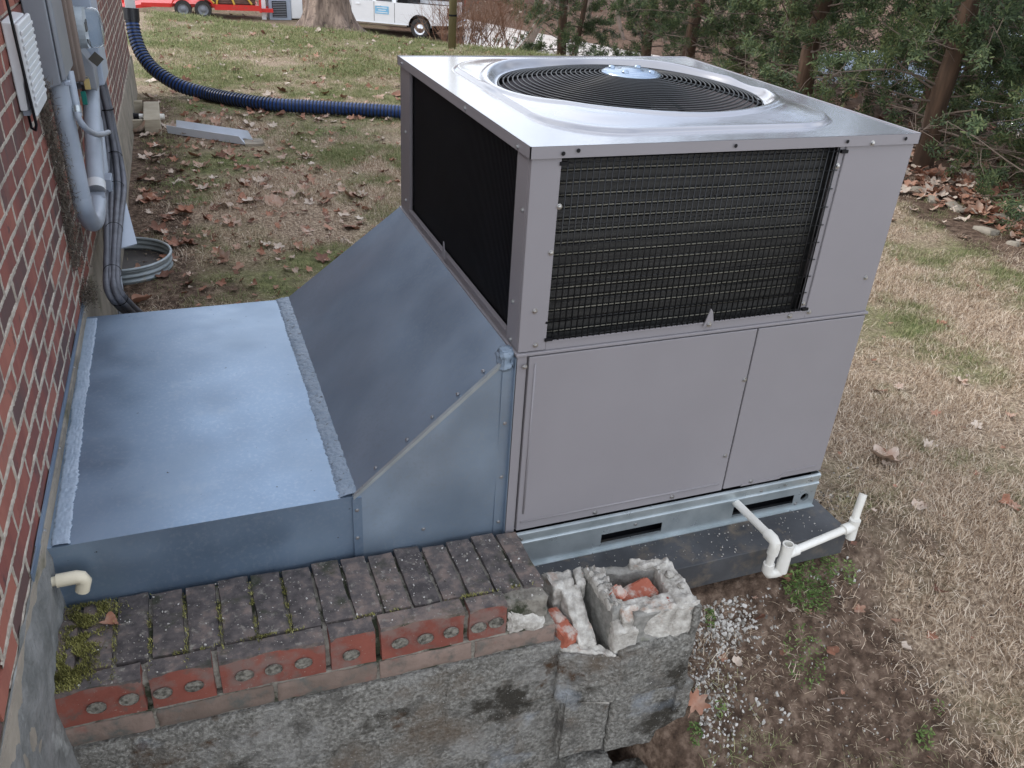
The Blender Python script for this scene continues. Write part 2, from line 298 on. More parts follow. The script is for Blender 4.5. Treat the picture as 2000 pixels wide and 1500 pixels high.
# ground colours and grass colours share one world-space recipe
def ground_nodes(name, blade):
    m = bpy.data.materials.new(name); m.use_nodes = True; n, l = m.node_tree.nodes, m.node_tree.links
    b = n['Principled BSDF']; b.inputs['Roughness'].default_value = .95 if not blade else .8; b.inputs['Specular IOR Level'].default_value = .15
    g_ = n.new('ShaderNodeNewGeometry'); P = g_.outputs['Position']
    def nz(sc, det=5, off=0):
        o_ = n.new('ShaderNodeVectorMath'); o_.inputs[1].default_value = (off, off*.7, 0); l.new(P, o_.inputs[0])
        z = n.new('ShaderNodeTexNoise'); z.inputs['Scale'].default_value = sc; z.inputs['Detail'].default_value = det; z.inputs['Roughness'].default_value = .6; l.new(o_.outputs[0], z.inputs['Vector']); return z.outputs['Fac']
    def ramp(f, r):
        cr = n.new('ShaderNodeValToRGB'); el = cr.color_ramp.elements
        while len(el) < len(r): el.new(.5)
        for e, (p, c) in zip(el, r): e.position = p; e.color = (*c, 1)
        l.new(f, cr.inputs[0]); return cr.outputs[0]
    def mr(f, a, b_):
        x = n.new('ShaderNodeMapRange'); x.inputs[1].default_value = a; x.inputs[2].default_value = b_; l.new(f, x.inputs[0]); return x.outputs[0]
    def mix(f, a, b_):
        x = n.new('ShaderNodeMix'); x.data_type = 'RGBA'; l.new(f, x.inputs[0])
        for s_, v in ((6, a), (7, b_)):
            if isinstance(v, tuple): x.inputs[s_].default_value = (*v, 1)
            else: l.new(v, x.inputs[s_])
        return x.outputs[2]
    green = mr(nz(.9, 9, 5), .44, .62)
    if blade:
        isl = g_.outputs['Random Per Island']; oi = n.new('ShaderNodeObjectInfo')
        tan = ramp(isl, [(0, (.16, .105, .07)), (.3, (.40, .295, .205)), (.65, (.66, .53, .40)), (1, (.88, .78, .65))])
        grn = ramp(isl, [(0, (.09, .13, .045)), (.5, (.23, .265, .115)), (1, (.46, .42, .24))])
        ps = n.new('ShaderNodeSeparateXYZ'); l.new(P, ps.inputs[0])
        bias = n.new('ShaderNodeMapRange'); l.new(ps.outputs[1], bias.inputs[0]); bias.inputs[1].default_value = 0; bias.inputs[2].default_value = 12; bias.inputs[3].default_value = -.28; bias.inputs[4].default_value = .62
        a = n.new('ShaderNodeMath'); a.operation = 'ADD'; l.new(green, a.inputs[0]); l.new(bias.outputs[0], a.inputs[1]); 
        a2 = n.new('ShaderNodeMath'); a2.operation = 'MULTIPLY_ADD'; l.new(oi.outputs['Random'], a2.inputs[0]); a2.inputs[1].default_value = .5; l.new(a.outputs[0], a2.inputs[2])
        f = mr(a2.outputs[0], .45, .8)
        col = mix(f, tan, grn)
        tr = n.new('ShaderNodeBsdfTranslucent'); l.new(col, tr.inputs[0]); mx = n.new('ShaderNodeMixShader'); mx.inputs[0].default_value = .25
        l.new(b.outputs[0], mx.inputs[1]); l.new(tr.outputs[0], mx.inputs[2]); l.new(mx.outputs[0], n['Material Output'].inputs[0])
    else:
        at = n.new('ShaderNodeAttribute'); at.attribute_name = 'dirt'
        soil = ramp(nz(24, 12), [(.34, (.06, .040, .029)), (.5, (.13, .088, .064)), (.64, (.25, .18, .135))])
        th = ramp(nz(60, 10, 3), [(.3, (.13, .09, .063)), (.5, (.33, .25, .18)), (.64, (.60, .48, .36))])
        gr = ramp(nz(22, 8, 7), [(.3, (.075, .085, .038)), (.7, (.27, .28, .125))])
        c1 = mix(green, th, gr)
        am = n.new('ShaderNodeMath'); am.operation = 'ADD'; l.new(at.outputs['Fac'], am.inputs[0]); sh = n.new('ShaderNodeMath'); sh.operation = 'SUBTRACT'; sh.inputs[1].default_value = .5; l.new(nz(3.5, 7, 9), sh.inputs[0]); l.new(sh.outputs[0], am.inputs[1])
        col = mix(mr(am.outputs[0], .35, .62), c1, soil)
        ly = n.new('ShaderNodeAttribute'); ly.attribute_name = 'litter'
        lit = ramp(nz(5, 9, 2), [(.3, (.07, .045, .032)), (.5, (.15, .095, .068)), (.7, (.25, .17, .13))])
        col = mix(ly.outputs['Fac'], col, lit)
        z = n.new('ShaderNodeBump'); z.inputs['Strength'].default_value = 1.0; z.inputs['Distance'].default_value = .03; l.new(nz(60, 10), z.inputs['Height']); l.new(z.outputs[0], b.inputs['Normal'])
    l.new(col, b.inputs['Base Color'])
    return m
M['ground'] = ground_nodes('lawn_soil', False); M['blade'] = ground_nodes('grass_blade', True)
# ------------------------------------------------------------------ terrain
def sm(a, b, x):
    t = np.clip((x-a)/(b-a), 0, 1); return t*t*(3-2*t)
PLAT = -3.35
def gz(x, y):
    x = np.asarray(x, float); y = np.asarray(y, float)
    z = -.135 + .030*np.clip(y-1.5, 0, 5) + 0*x
    amp = .78*(1-sm(.55, 2.6, x)) + .10
    z = z - amp*np.clip((-.16-y)/.85, 0, 1.25)**.8
    z = z - 1.0*(1-sm(.16, .46, x))*sm(.12, .27, -y)
    d = (y-12.6+.73*x)/1.238
    d = np.maximum(d, (x-7.4)*.9)
    fall = np.where(d > 0, .36*(np.sqrt(d*d+.6)-.775), 0)
    z = np.maximum(z-fall, PLAT)
    far = np.sqrt(x*x+y*y)
    z = z + np.where(far > 62, (far-62)*.16, 0)
    z = z + .012*np.sin(x*2.1+.5*y)*np.cos(y*1.7)*(y > 1) + .02*np.sin(x*.9+1)*np.sin(y*.8)*(y > 2)
    return z
def gzf(x, y):      # the same height, scalar and fast
    def s_(a, b, v): t = min(1, max(0, (v-a)/(b-a))); return t*t*(3-2*t)
    z = -.135+.030*min(5, max(0, y-1.5)); amp = .78*(1-s_(.55, 2.6, x))+.10
    z -= amp*min(1.25, max(0, (-.16-y)/.85))**.8
    z -= 1.0*(1-s_(.16, .46, x))*s_(.12, .27, -y)
    d = max((y-12.6+.73*x)/1.238, (x-7.4)*.9)
    if d > 0: z = max(z-.36*(math.sqrt(d*d+.6)-.775), PLAT)
    z = max(z, PLAT); far = math.hypot(x, y)
    if far > 62: z += (far-62)*.16
    if y > 1: z += .012*math.sin(x*2.1+.5*y)*math.cos(y*1.7)
    if y > 2: z += .02*math.sin(x*.9+1)*math.sin(y*.8)
    return z
def warp(n, a, b, c0, k):
    u = np.linspace(np.arcsinh((a-c0)/k), np.arcsinh((b-c0)/k), n); return c0+k*np.sinh(u)
gx = warp(300, -150, 190, 1.6, 2.2); gy = warp(330, -12, 260, 1.5, 2.6)
X, Y = np.meshgrid(gx, gy); Z = gz(X, Y)
nv = len(gx)*len(gy); V = np.stack([X.ravel(), Y.ravel(), Z.ravel()], 1)
jit = np.array([noise.noise(Vector((p[0]*6, p[1]*6, 0)))*.012+noise.noise(Vector((p[0]*22, p[1]*22, 3)))*.006 if abs(p[0]) < 9 and abs(p[1]) < 16 else 0 for p in V]); V[:, 2] += jit
i = np.arange(len(gx)-1); j = np.arange(len(gy)-1); I, J = np.meshgrid(i, j); q = (J*len(gx)+I).ravel()
F = np.stack([q, q+1, q+1+len(gx), q+len(gx)], 1)
me = bpy.data.meshes.new('ground'); me.from_pydata(V.tolist(), [], F.tolist()); me.materials.append(M['ground'])
def dirt(x, y):
    a = .95*(1-sm(1.0, 1.75, x+.25*(y+.3)))*(y < .1)                         # bare soil at the wall end
    a = np.maximum(a, (1-sm(.1, .6, np.abs(x+1.1)))*.85*(y > -.2)*(y < 7))   # along the house
    a = np.maximum(a, .62*np.exp(-((x-1.5)**2+(y-.0)**2)/.15))
    a = np.maximum(a, sm(4.1, 4.9, x+.12*(3-y))*.95)                    # below the cedars
    a = np.maximum(a, .55*np.exp(-((x+.75)**2)/.16-((y-2.6)**2)/1.6))
    return a
def litter(x, y): return np.clip(sm(4.5, 5.2, x+.12*(3-y))*.85 + sm(13.5, 17, y+.73*x)*.55*(np.sqrt(x*x+y*y) < 60) + sm(40, 60, np.sqrt(x*x+y*y)), 0, 1)
for nm, fn in (('dirt', dirt), ('litter', litter)):
    at = me.attributes.new(nm, 'FLOAT', 'POINT'); at.data.foreach_set('value', fn(V[:, 0], V[:, 1]).astype(float))
me.polygons.foreach_set('use_smooth', [True]*len(me.polygons))
g_ob = bpy.data.objects.new('ground', me); S.collection.objects.link(g_ob); tag(g_ob, kind='structure')
# gravel drive on the lower level: crosses behind the lawn and swings past the hedge
def strip(name, pts, mat, kind='structure', lift=.02, sub=10):
    b = MB(); L = []; Rr = []
    for (a, c) in pts: L.append(a); Rr.append(c)
    P = []
    for k in range(len(L)-1):
        for t in range(sub):
            f = t/sub; P.append([(L[k][0]*(1-f)+L[k+1][0]*f, L[k][1]*(1-f)+L[k+1][1]*f), (Rr[k][0]*(1-f)+Rr[k+1][0]*f, Rr[k][1]*(1-f)+Rr[k+1][1]*f)])
    P.append([L[-1], Rr[-1]]); m_ = 9; vs = []
    for a, c in P:
        for t in range(m_):
            f = t/(m_-1); x = a[0]*(1-f)+c[0]*f; y = a[1]*(1-f)+c[1]*f; vs.append((x, y, gzf(x, y)+lift))
    b.add(vs, [(i*m_+k, i*m_+k+1, (i+1)*m_+k+1, (i+1)*m_+k) for i in range(len(P)-1) for k in range(m_-1)])
    return tag(b.build(name, mat, smooth=True), kind=kind)
strip('road', [((10.2, 32.0), (13.5, 42)), ((10.5, 24), (19, 30)), ((9.2, 12), (26, 14)), ((8.8, 4), (26, 4)), ((9, -8), (26, -8))], M['road'], lift=.03)
# ------------------------------------------------------------------ grass (scattered with geometry nodes)
def hidden_coll(name, obs):
    c = bpy.data.collections.new(name)
    for o in obs: c.objects.link(o)
    return c
def raw(name, b, mat, smooth=False):
    me = bpy.data.meshes.new(name); me.from_pydata(b.v, [], b.f); me.materials.append(mat); me.update()
    return bpy.data.objects.new(name, me)
def scatter(name, pts, rots, scl, coll, parent=None):
    me = bpy.data.meshes.new(name); me.from_pydata([tuple(p) for p in pts], [], [])
    a = me.attributes.new('rot', 'FLOAT_VECTOR', 'POINT'); a.data.foreach_set('vector', np.asarray(rots, float).ravel())
    a = me.attributes.new('scl', 'FLOAT', 'POINT'); a.data.foreach_set('value', np.asarray(scl, float))
    o = bpy.data.objects.new(name, me); S.collection.objects.link(o); o.parent = parent
    ng = bpy.data.node_groups.new(name, 'GeometryNodeTree'); ng.interface.new_socket('Geometry', in_out='INPUT', socket_type='NodeSocketGeometry'); ng.interface.new_socket('Geometry', in_out='OUTPUT', socket_type='NodeSocketGeometry')
    n, l = ng.nodes, ng.links; gi = n.new('NodeGroupInput'); go = n.new('NodeGroupOutput'); ip = n.new('GeometryNodeInstanceOnPoints'); ci = n.new('GeometryNodeCollectionInfo')
    ci.inputs[0].default_value = coll; ci.inputs[1].default_value = True; ci.inputs[2].default_value = True
    l.new(gi.outputs[0], ip.inputs['Points']); l.new(ci.outputs[0], ip.inputs['Instance']); ip.inputs['Pick Instance'].default_value = True
    ra = n.new('GeometryNodeInputNamedAttribute'); ra.data_type = 'FLOAT_VECTOR'; ra.inputs[0].default_value = 'rot'
    er = n.new('FunctionNodeEulerToRotation'); l.new(ra.outputs[0], er.inputs[0]); l.new(er.outputs[0], ip.inputs['Rotation'])
    sa = n.new('GeometryNodeInputNamedAttribute'); sa.data_type = 'FLOAT'; sa.inputs[0].default_value = 'scl'; l.new(sa.outputs[0], ip.inputs['Scale'])
    l.new(ip.outputs[0], go.inputs[0]); md = o.modifiers.new('scatter', 'NODES'); md.node_group = ng
    return o
def tuft(nb, rad, h, lean, w=.0022):
    b = MB()
    for _ in range(nb):
        a = random.uniform(0, 6.28); r = rad*math.sqrt(random.random()); x, y = r*math.cos(a), r*math.sin(a)
        d = random.uniform(0, 6.28); L = h*random.uniform(.5, 1.3); ln = lean*random.uniform(.4, 1.2); dx, dy = math.cos(d), math.sin(d); px, py = -dy*w*random.uniform(.6, 1.2)/2, dx*w/2
        curl = random.uniform(-.6, .6); ex, ey = math.cos(d+curl), math.sin(d+curl)
        p0 = Vector((x, y, -.004)); p1 = p0+Vector((dx*L*.45*ln, dy*L*.45*ln, L*.5*(1.15-.75*min(ln, 1.2)))); p2 = p1+Vector((ex*L*.5*ln, ey*L*.5*ln, L*.45*(.9-.95*min(ln, 1.15))))
        s_ = Vector((px, py, 0)); b.add([p0-s_, p0+s_, p1+s_, p1-s_, p2], [(0, 1, 2, 3), (3, 2, 4)])
    return b
tcoll = hidden_coll('tufts', [raw('tuft', tuft(46, .085, .056, .86), M['blade']) for _ in range(6)])
tcoll2 = hidden_coll('tufts_far', [raw('tuft_far', tuft(60, .17, .055, .8, .0038), M['blade']) for _ in range(5)])
def field(n, x0, x1, y0, y1, dens):
    x = rng.uniform(x0, x1, n); y = rng.uniform(y0, y1, n)
    k = rng.random(n) < dens(x, y); return x[k], y[k]
def nz2(x, y, s, o=0): return np.array([noise.noise(Vector((a*s+o, b_*s, o))) for a, b_ in zip(x, y)])
def occl(x, y):   # under the pad, the duct, the house or the wall
    return ((x > -.05) & (x < 1.26) & (y > -.19) & (y < 1.38)) | ((x < .1) & (y < 1.5)) | (x < -1.16+.018*y) | ((x < .56) & (y < .05))
def grass(name, n, box, coll, lo, hi):
    x, y = field(n, *box, lambda x, y: np.clip(1.12-1.05*dirt(x, y)-.9*litter(x, y), .04, 1))
    d = nz2(x, y, 1.3, 4)+.6*nz2(x, y, 4, 9); k = (rng.random(len(x)) < np.clip(.72+1.7*d, .08, 1)) & ~occl(x, y)
    x, y = x[k], y[k]; z = gz(x, y)
    r = np.stack([rng.normal(0, .12, len(x)), rng.normal(0, .12, len(x)), rng.uniform(0, 6.28, len(x))], 1)
    return scatter(name, np.stack([x, y, z], 1), r, rng.uniform(lo, hi, len(x)), coll)
tag(grass('lawn_grass', 30000, (.3, 5.3, -1.9, 5.2), tcoll, .6, 1.15), 'short tan dry grass of the lawn right of the unit', 'grass', kind='stuff')
tag(grass('lawn_grass', 15000, (-1.2, 5.3, 1.45, 8.2), tcoll, .55, 1.1), 'mixed green and tan grass of the lawn behind the duct', 'grass', kind='stuff')
tag(grass('lawn_grass', 11000, (-1.6, 6, 8, 15), tcoll2, .7, 1.3), 'short greenish grass of the lawn near its far crest', 'grass', kind='stuff')
scoll = hidden_coll('straw', [raw('straw', tuft(7, .08, .05, 1.25, .0018), M['blade']) for _ in range(5)])
x, y = field(5200, .35, 3.4, -1.7, .6, lambda x, y: .30+.6*dirt(x, y)); k = ~occl(x, y); x, y = x[k], y[k]
tag(scatter('dead_straw', np.stack([x, y, gz(x, y)+.002], 1), np.stack([x*0, x*0, rng.uniform(0, 6.28, len(x))], 1), rng.uniform(.4, 1.1, len(x)), scoll), 'loose dead grass stems lying over the bare soil', 'dead grass', kind='stuff')
x, y = field(4200, -1.2, .6, 1.45, 6.5, lambda x, y: .30+.6*dirt(x, y)); k = ~occl(x, y); x, y = x[k], y[k]
tag(scatter('dead_straw', np.stack([x, y, gz(x, y)+.002], 1), np.stack([x*0, x*0, rng.uniform(0, 6.28, len(x))], 1), rng.uniform(.4, 1.1, len(x)), scoll), 'loose dead grass stems on the soil along the house', 'dead grass', kind='stuff')
# green patches
def weeds(name, spots, label):
    b = MB()
    for (x, y, r, nl) in spots:
        for _ in range(nl):
            a = random.uniform(0, 6.28); q_ = r*math.sqrt(random.random()); cx, cy = x+q_*math.cos(a), y+q_*math.sin(a); z = gzf(cx, cy)
            hgt = random.uniform(.008, .035); d = random.uniform(0, 6.28); L = random.uniform(.004, .009); t = random.uniform(-.3, .6)
            u = Vector((math.cos(d), math.sin(d), t))*L; w = Vector((-math.sin(d), math.cos(d), random.uniform(-.4, .4)))*L*.45; c = Vector((cx, cy, z+hgt))
            b.add([c-u, c+w-u*.1, c+u, c-w-u*.1], [(0, 1, 2, 3)])
    return tag(b.build(name, M['weed']), label, 'weeds', kind='stuff')
def gp(px, py, z0=-.13):      # pixel to the ground surface
    d = ray(px, py); lo = 0.3; t = .3      # first hit of the view ray with the terrain
    while t < 90:
        p = CAM+d*t
        if p.z < gzf(p.x, p.y): break
        lo = t; t *= 1.03
    for _ in range(18):
        m_ = (lo+t)/2; p = CAM+d*m_
        if p.z < gzf(p.x, p.y): t = m_
        else: lo = m_
    return CAM+d*t
def gplow(px, py): return CAM+ray(px, py)*((PLAT-CAM.z)/ray(px, py).z)      # on the lower level behind the crest
def ws(px, py, r, n): p = gp(px, py); return (p.x, p.y, r, n)
weeds('weed_patch', [ws(1570, 1150, .065, 385), ws(1600, 1165, .05, 165), ws(1545, 1150, .04, 137)], 'bright green leafy weed clump below the white trap')
weeds('weed_patch', [ws(1618, 1108, .035, 143), ws(1655, 1125, .03, 66)], 'small green weed clump at the pad corner')
weeds('weed_patch', [ws(1570, 1290, .08, 181)], 'thin green weed in the middle of the bare soil')
weeds('weed_patch', [ws(1385, 1215, .02, 66), ws(1355, 1440, .025, 60), ws(1405, 1390, .02, 22)], 'tiny green sprouts in the gravel by the block wall')
weeds('weed_patch', [ws(1805, 1450, .03, 66), ws(1830, 1390, .02, 16)], 'small green sprout in the tan grass at lower right')
weeds('weed_patch', [ws(400, 215, .16, 495), ws(450, 222, .12, 275)], 'bright green clover patch beside the dark hose')
weeds('weed_patch', [ws(650, 262, .20, 605)], 'bright green patch in front of the hose left of the unit')
weeds('weed_patch', [ws(350, 360, .12, 192), ws(380, 400, .08, 110)], 'green clover scattered on the lawn behind the tub')
# ------------------------------------------------------------------ gravel and pebbles
def pebble(seed):
    b = MB(); bm = bmesh.new(); bmesh.ops.create_icosphere(bm, subdivisions=1, radius=1)
    for v in bm.verts: v.co *= 1+noise.noise(v.co*1.3+Vector((seed, 0, 0)))*.7
    for v in bm.verts: v.co.z *= .65
    b.v = [v.co.copy() for v in bm.verts]; b.f = [[v.index for v in f.verts] for f in bm.faces]; bm.free()
    return raw('pebble', b, M['gravel'])
pcoll = hidden_coll('pebbles', [pebble(k*3.1) for k in range(6)])
pts = []
def pgrav(px, py, sx, sy, n, smin, smax):
    for _ in range(n):
        p = gp(random.gauss(px, sx), random.gauss(py, sy))
        if occl(np.array(p.x), np.array(p.y)) or (p.x < .50 and p.y > -.42): continue
        pts.append((p.x, p.y, p.z-.0015, random.uniform(smin, smax)))
pgrav(1410, 1185, 52, 38, 520, .003, .0095); pgrav(1400, 1240, 35, 30, 260, .004, .009); pgrav(1380, 1330, 35, 60, 380, .003, .008); pgrav(1480, 1130, 60, 14, 160, .004, .008)
pgrav(1380, 1440, 40, 60, 260, .003, .008); pgrav(1520, 1390, 25, 14, 14, .006, .010); pgrav(1650, 1110, 40, 20, 40, .004, .008); pgrav(1630, 975, 25, 25, 50, .005, .009); pgrav(1600, 1280, 220, 110, 420, .0015, .0045)
pts = np.array(pts)
def crumb(seed):
    o = pebble(seed); o.data.materials.clear(); o.data.materials.append(M['crumb']); return o
M['crumb'] = material('soil_crumb', [(.2, (.06, .042, .03)), (.6, (.17, .12, .085)), (.9, (.36, .29, .22))], scale=3, rough=.95, obj_rand=.9)
ccoll = hidden_coll('crumbs', [crumb(50+k*2.3) for k in range(5)])
cx_, cy_ = field(16000, .3, 3.0, -1.8, .5, lambda x, y: .12+.95*dirt(x, y)); k = ~occl(cx_, cy_); cx_, cy_ = cx_[k], cy_[k]
cx2, cy2 = field(9000, -1.2, .8, 1.45, 6.0, lambda x, y: .12+.95*dirt(x, y)); k = ~occl(cx2, cy2); cx_, cy_ = np.concatenate([cx_, cx2[k]]), np.concatenate([cy_, cy2[k]])
tag(scatter('soil_crumbs', np.stack([cx_, cy_, gz(cx_, cy_)+.001], 1), rng.uniform(0, 6.28, (len(cx_), 3)), rng.uniform(.0012, .0055, len(cx_))**1.0, ccoll), 'brown soil crumbs over the bare ground', 'soil', kind='stuff')
tag(scatter('gravel', pts[:, :3], rng.uniform(0, 6.28, (len(pts), 3)), pts[:, 3], pcoll), 'pale grey gravel spilled between the pad and the block wall', 'gravel', kind='stuff')
# ------------------------------------------------------------------ HVAC unit
UW, UD, UH, ZS, ZB = 1.2, 1.301, 1.315, .749, .12
unit = thing('packaged_air_conditioner', (0, 0, -.02), 'large beige grey heat pump unit with a round fan grille on top', 'air conditioner')
def upart(b, name, mat, parent=unit, **k): return b.build(name, mat, parent, **k)
# lid: embossed top sheet mapped from the fan opening to the square edge
CX, CY, RF = .615, .675, .436
e = .008; bx0, bx1, by0, by1 = -e, UW+e, -e, UD+e
N, K = 640, 84; vs = []
def sq(a):
    dx, dy = math.cos(a), math.sin(a); t = min(((bx1-CX) if dx > 0 else (bx0-CX))/dx if abs(dx) > 1e-9 else 9, ((by1-CY) if dy > 0 else (by0-CY))/dy if abs(dy) > 1e-9 else 9); return CX+dx*t, CY+dy*t
angs = sorted([2*math.pi*k/N for k in range(N)])
cor = [math.atan2(y-CY, x-CX) % (2*math.pi) for x in (bx0, bx1) for y in (by0, by1)]
for c in cor:
    k = min(range(len(angs)), key=lambda i: abs(angs[i]-c)); angs[k] = c
def S1(a, b, x): t = max(0, min(1, (x-a)/(b-a))); return t*t*(3-2*t)
def lidz(x, y):
    # rounded rectangle emboss
    hx, hy, rc = .492, .560, .24; cx, cy = .600, .648
    qx, qy = abs(x-cx)-(hx-rc), abs(y-cy)-(hy-rc); d = math.hypot(max(qx, 0), max(qy, 0))+min(max(qx, qy), 0)-rc
    z = .012*(1-S1(-.020, -.002, d))+.012*(1-S1(-.16, -.02, d))
    r = math.hypot(x-CX, y-CY); z += .006*(1-S1(.478, .500, r)); z -= .030*(1-S1(RF+.002, .472, r))
    z -= .0006*(1+math.sin(x*7+y*3))
    return z
for k in range(K+1):
    t = (k/K)**.9
    for a in angs:
        ox, oy = sq(a); ix, iy = CX+RF*math.cos(a), CY+RF*math.sin(a); x, y = ix*(1-t)+ox*t, iy*(1-t)+oy*t; vs.append((x, y, UH-.002+lidz(x, y) if k < K else UH))
n = len(angs); fs = [(k*n+i, (k+1)*n+i, (k+1)*n+(i+1) % n, k*n+(i+1) % n) for k in range(K) for i in range(n)]
b = MB(); b.add(vs, fs); lid = upart(b, 'lid', M['lid'], smooth=True)
b = MB()
for (a, c) in (((bx0, by0), (bx1, by0)), ((bx1, by0), (bx1, by1)), ((bx1, by1), (bx0, by1)), ((bx0, by1), (bx0, by0))):
    nx, ny = (c[1]-a[1]), -(c[0]-a[0]); L = math.hypot(nx, ny); nx, ny = -nx/L*.003, -ny/L*.003
    b.hexa([(a[0], a[1], UH-.030), (c[0], c[1], UH-.030), (c[0]+nx, c[1]+ny, UH-.030), (a[0]+nx, a[1]+ny, UH-.030)], [(a[0], a[1], UH-.001), (c[0], c[1], UH-.001), (c[0]+nx, c[1]+ny, UH-.001), (a[0]+nx, a[1]+ny, UH-.001)])
upart(b, 'lid_skirt', M['paint'], parent=lid)
b = MB(); b.lathe([(RF+.001, UH-.034), (RF-.006, UH-.06), (RF-.008, UH-.22)], (CX, CY, 0), n=64); upart(b, 'fan_shroud', M['post'], smooth=True)
# grille: concentric wires, radial ribs, hub plate
def gh(r): return UH-.012+.060*(1-(r/.46)**2)
b = MB(); 
for k in range(23):
    r = .088+k*(.432-.088)/22; npt = 64
    pts_ = [(CX+r*math.cos(2*math.pi*i/npt), CY+r*math.sin(2*math.pi*i/npt), gh(r)) for i in range(npt)]; b.tube(pts_+[pts_[0]], .0028, 5, caps=False)
grille = upart(b, 'fan_grille', M['wire'], smooth=True)
for k in range(6):
    a = R(28+60*k); b = MB(); b.tube([(CX+r*math.cos(a), CY+r*math.sin(a), gh(r)-.006) for r in (.07, .15, .25, .35, .42, .468)], .0045, 6); upart(b, 'rib', M['wire'], parent=grille, smooth=True)
b = MB(); b.lathe([(.0, .004), (.03, .004), (.034, -.001), (.05, -.002), (.085, -.003), (.098, -.010), (.098, -.013), (0, -.013)], (CX, CY, gh(.07)+.012), n=32)
for k in range(4):
    a = R(45+90*k); b.lathe([(.011, -.003), (.011, .004), (0, .006)], (CX+.068*math.cos(a), CY+.068*math.sin(a), gh(.07)+.012), n=10)
upart(b, 'hub_plate', material('hub_plate_metal', [(.3, (.28, .36, .48)), (.7, (.42, .50, .60))], scale=9, rough=.25, metal=.7), parent=grille, smooth=True)
b = MB(); b.lathe([(.0, -.03), (.075, -.03), (.08, -.05), (.08, -.2), (0, -.2)], (CX, CY, UH), n=24); upart(b, 'fan_motor', M['black'], smooth=True)
for k in range(4):
    a0 = R(20+90*k); b = MB(); vs = []
    for i in range(7):
        for j2 in range(5):
            r = .09+.34*i/6; a = a0+R(-26+52*j2/4)*(1+.25*i/6); vs.append((CX+r*math.cos(a), CY+r*math.sin(a), UH-.15+.07*(j2/4-.5)+.01*math.sin(j2)))
    b.add(vs, [(i*5+q_, i*5+q_+1, (i+1)*5+q_+1, (i+1)*5+q_) for i in range(6) for q_ in range(4)]); upart(b, 'fan_blade', M['galv'] if k == 0 else flat('fan_blade_dark', (.07, .075, .085), .4, metal=.5), smooth=True)
b = MB(); b.box(.03, UW-.03, .03, UD-.03, ZS-.01, ZS+.01); upart(b, 'condenser_floor', M['black'])
# cabinet skin
T = .0015
b = MB(); b.box(0, .082, 0, .012, ZS+.002, UH-.03); b.box(0, .012, .012, .095, ZS+.002, UH-.03); upart(b, 'corner_post', M['paint'], bevel=.003)
b = MB(); b.box(0, .012, 1.165, UD-.012, ZS+.002, UH-.03); b.box(0, .08, UD-.012, UD, ZS+.002, UH-.03); upart(b, 'corner_post', M['post'], bevel=.003)
b = MB(); b.box(.957, UW, 0, .02, ZS+.001, UH-.031); b.box(UW-.012, UW, .02, UD, ZS+.001, UH-.031); upart(b, 'control_panel', M['paint'], bevel=.003)
b = MB(); b.box(.08, UW-.012, UD-.012, UD, ZS+.002, UH-.03); upart(b, 'rear_panel', M['paint'])
b = MB(); b.box(.934, .956, .006, .010, ZS+.02, UH-.032); upart(b, 'coil_end_plate', M['paint'])
b = MB(); b.box(.082, .957, .001, .010, ZS+.002, ZS+.026); b.box(.082, .957, -.002, .002, ZS+.026, ZS+.030); upart(b, 'lower_flange', M['paint'])
b = MB(); b.box(.001, .010, .095, 1.165, ZS+.002, ZS+.030); b.box(-.006, .001, .095, 1.165, ZS+.027, ZS+.032); upart(b, 'lower_flange', M['post'])
b = MB(); b.box(-.007, UW+.007, -.007, .004, ZS-.008, ZS+.001); b.box(-.007, .004, .004, UD+.007, ZS-.008, ZS+.001); b.box(UW-.004, UW+.007, .004, UD+.007, ZS-.008, ZS+.001)
upart(b, 'seam_rail', M['paint'], bevel=.002)
b = MB(); b.box(0, .010, .002, .045, ZB, ZS-.010); b.box(0, .028, .0, .002, ZB, ZS-.010); b.box(0, .010, .045, UD, ZB, ZS-.010); upart(b, 'lower_corner_post', M['paint'])
def panel(x0, x1, z0, z1, name):
    b = MB(); b.box(x0, x1, -.006, .010, z0, z1); o = upart(b, name, M['paint'], bevel=.003); return o
p_a = panel(.033, .785, .125, ZS-.012, 'access_panel'); p_b = panel(.790, UW, .128, ZS-.012, 'access_panel')
b = MB(); b.box(.03, UW-.001, .010, UD, ZB, ZS-.012); upart(b, 'inner_cabinet', M['post'])
b = MB(); b.tube([(.052, -.0062, .19), (.052, -.0062, .715)], .0035, 6); b.tube([(.045, -.0062, .158), (.765, -.0062, .158)], .0035, 6); upart(b, 'pressed_bead', M['paint'], parent=p_a, smooth=True)
b = MB(); b.prism([(.86, .128), (1.02, .128), (1.05, .150), (1.17, .150), (1.17, .155), (1.045, .155), (1.01, .136), (.865, .136)], -.0085, -.006); upart(b, 'pressed_bead', M['paint'], parent=p_b)
# coil behind the front guard
b = MB(); b.box(.083, .955, .045, .075, ZS+.004, UH-.03); upart(b, 'coil', M['coil'])
b = MB()
nrow = 16; z0c, z1c = ZS+.012, UH-.035
for k in range(nrow):
    z = z0c+(z1c-z0c)*(k+.5)/nrow; b.box(.09, .928, .036, .046, z-.014, z+.005)
upart(b, 'coil_fin_rows', M['coil'])
b = MB()
for k in range(nrow):
    z = z0c+(z1c-z0c)*(k+.5)/nrow+.0105; b.tube([(.09, .037, z), (.3, .036, z+.0012), (.6, .037, z-.001), (.925, .036, z)], .0022, 5)
upart(b, 'coil_edge_wires', M['coiltube'], smooth=True)
b = MB()
for k in range(47):
    x = .098+k*(.930-.098)/46; b.tube([(x, -.001, ZS+.030), (x+.0005*math.sin(k), -.0015, UH-.033)], .0021, 5)
guard = upart(b, 'coil_guard', M['wire'], smooth=True)
b = MB()
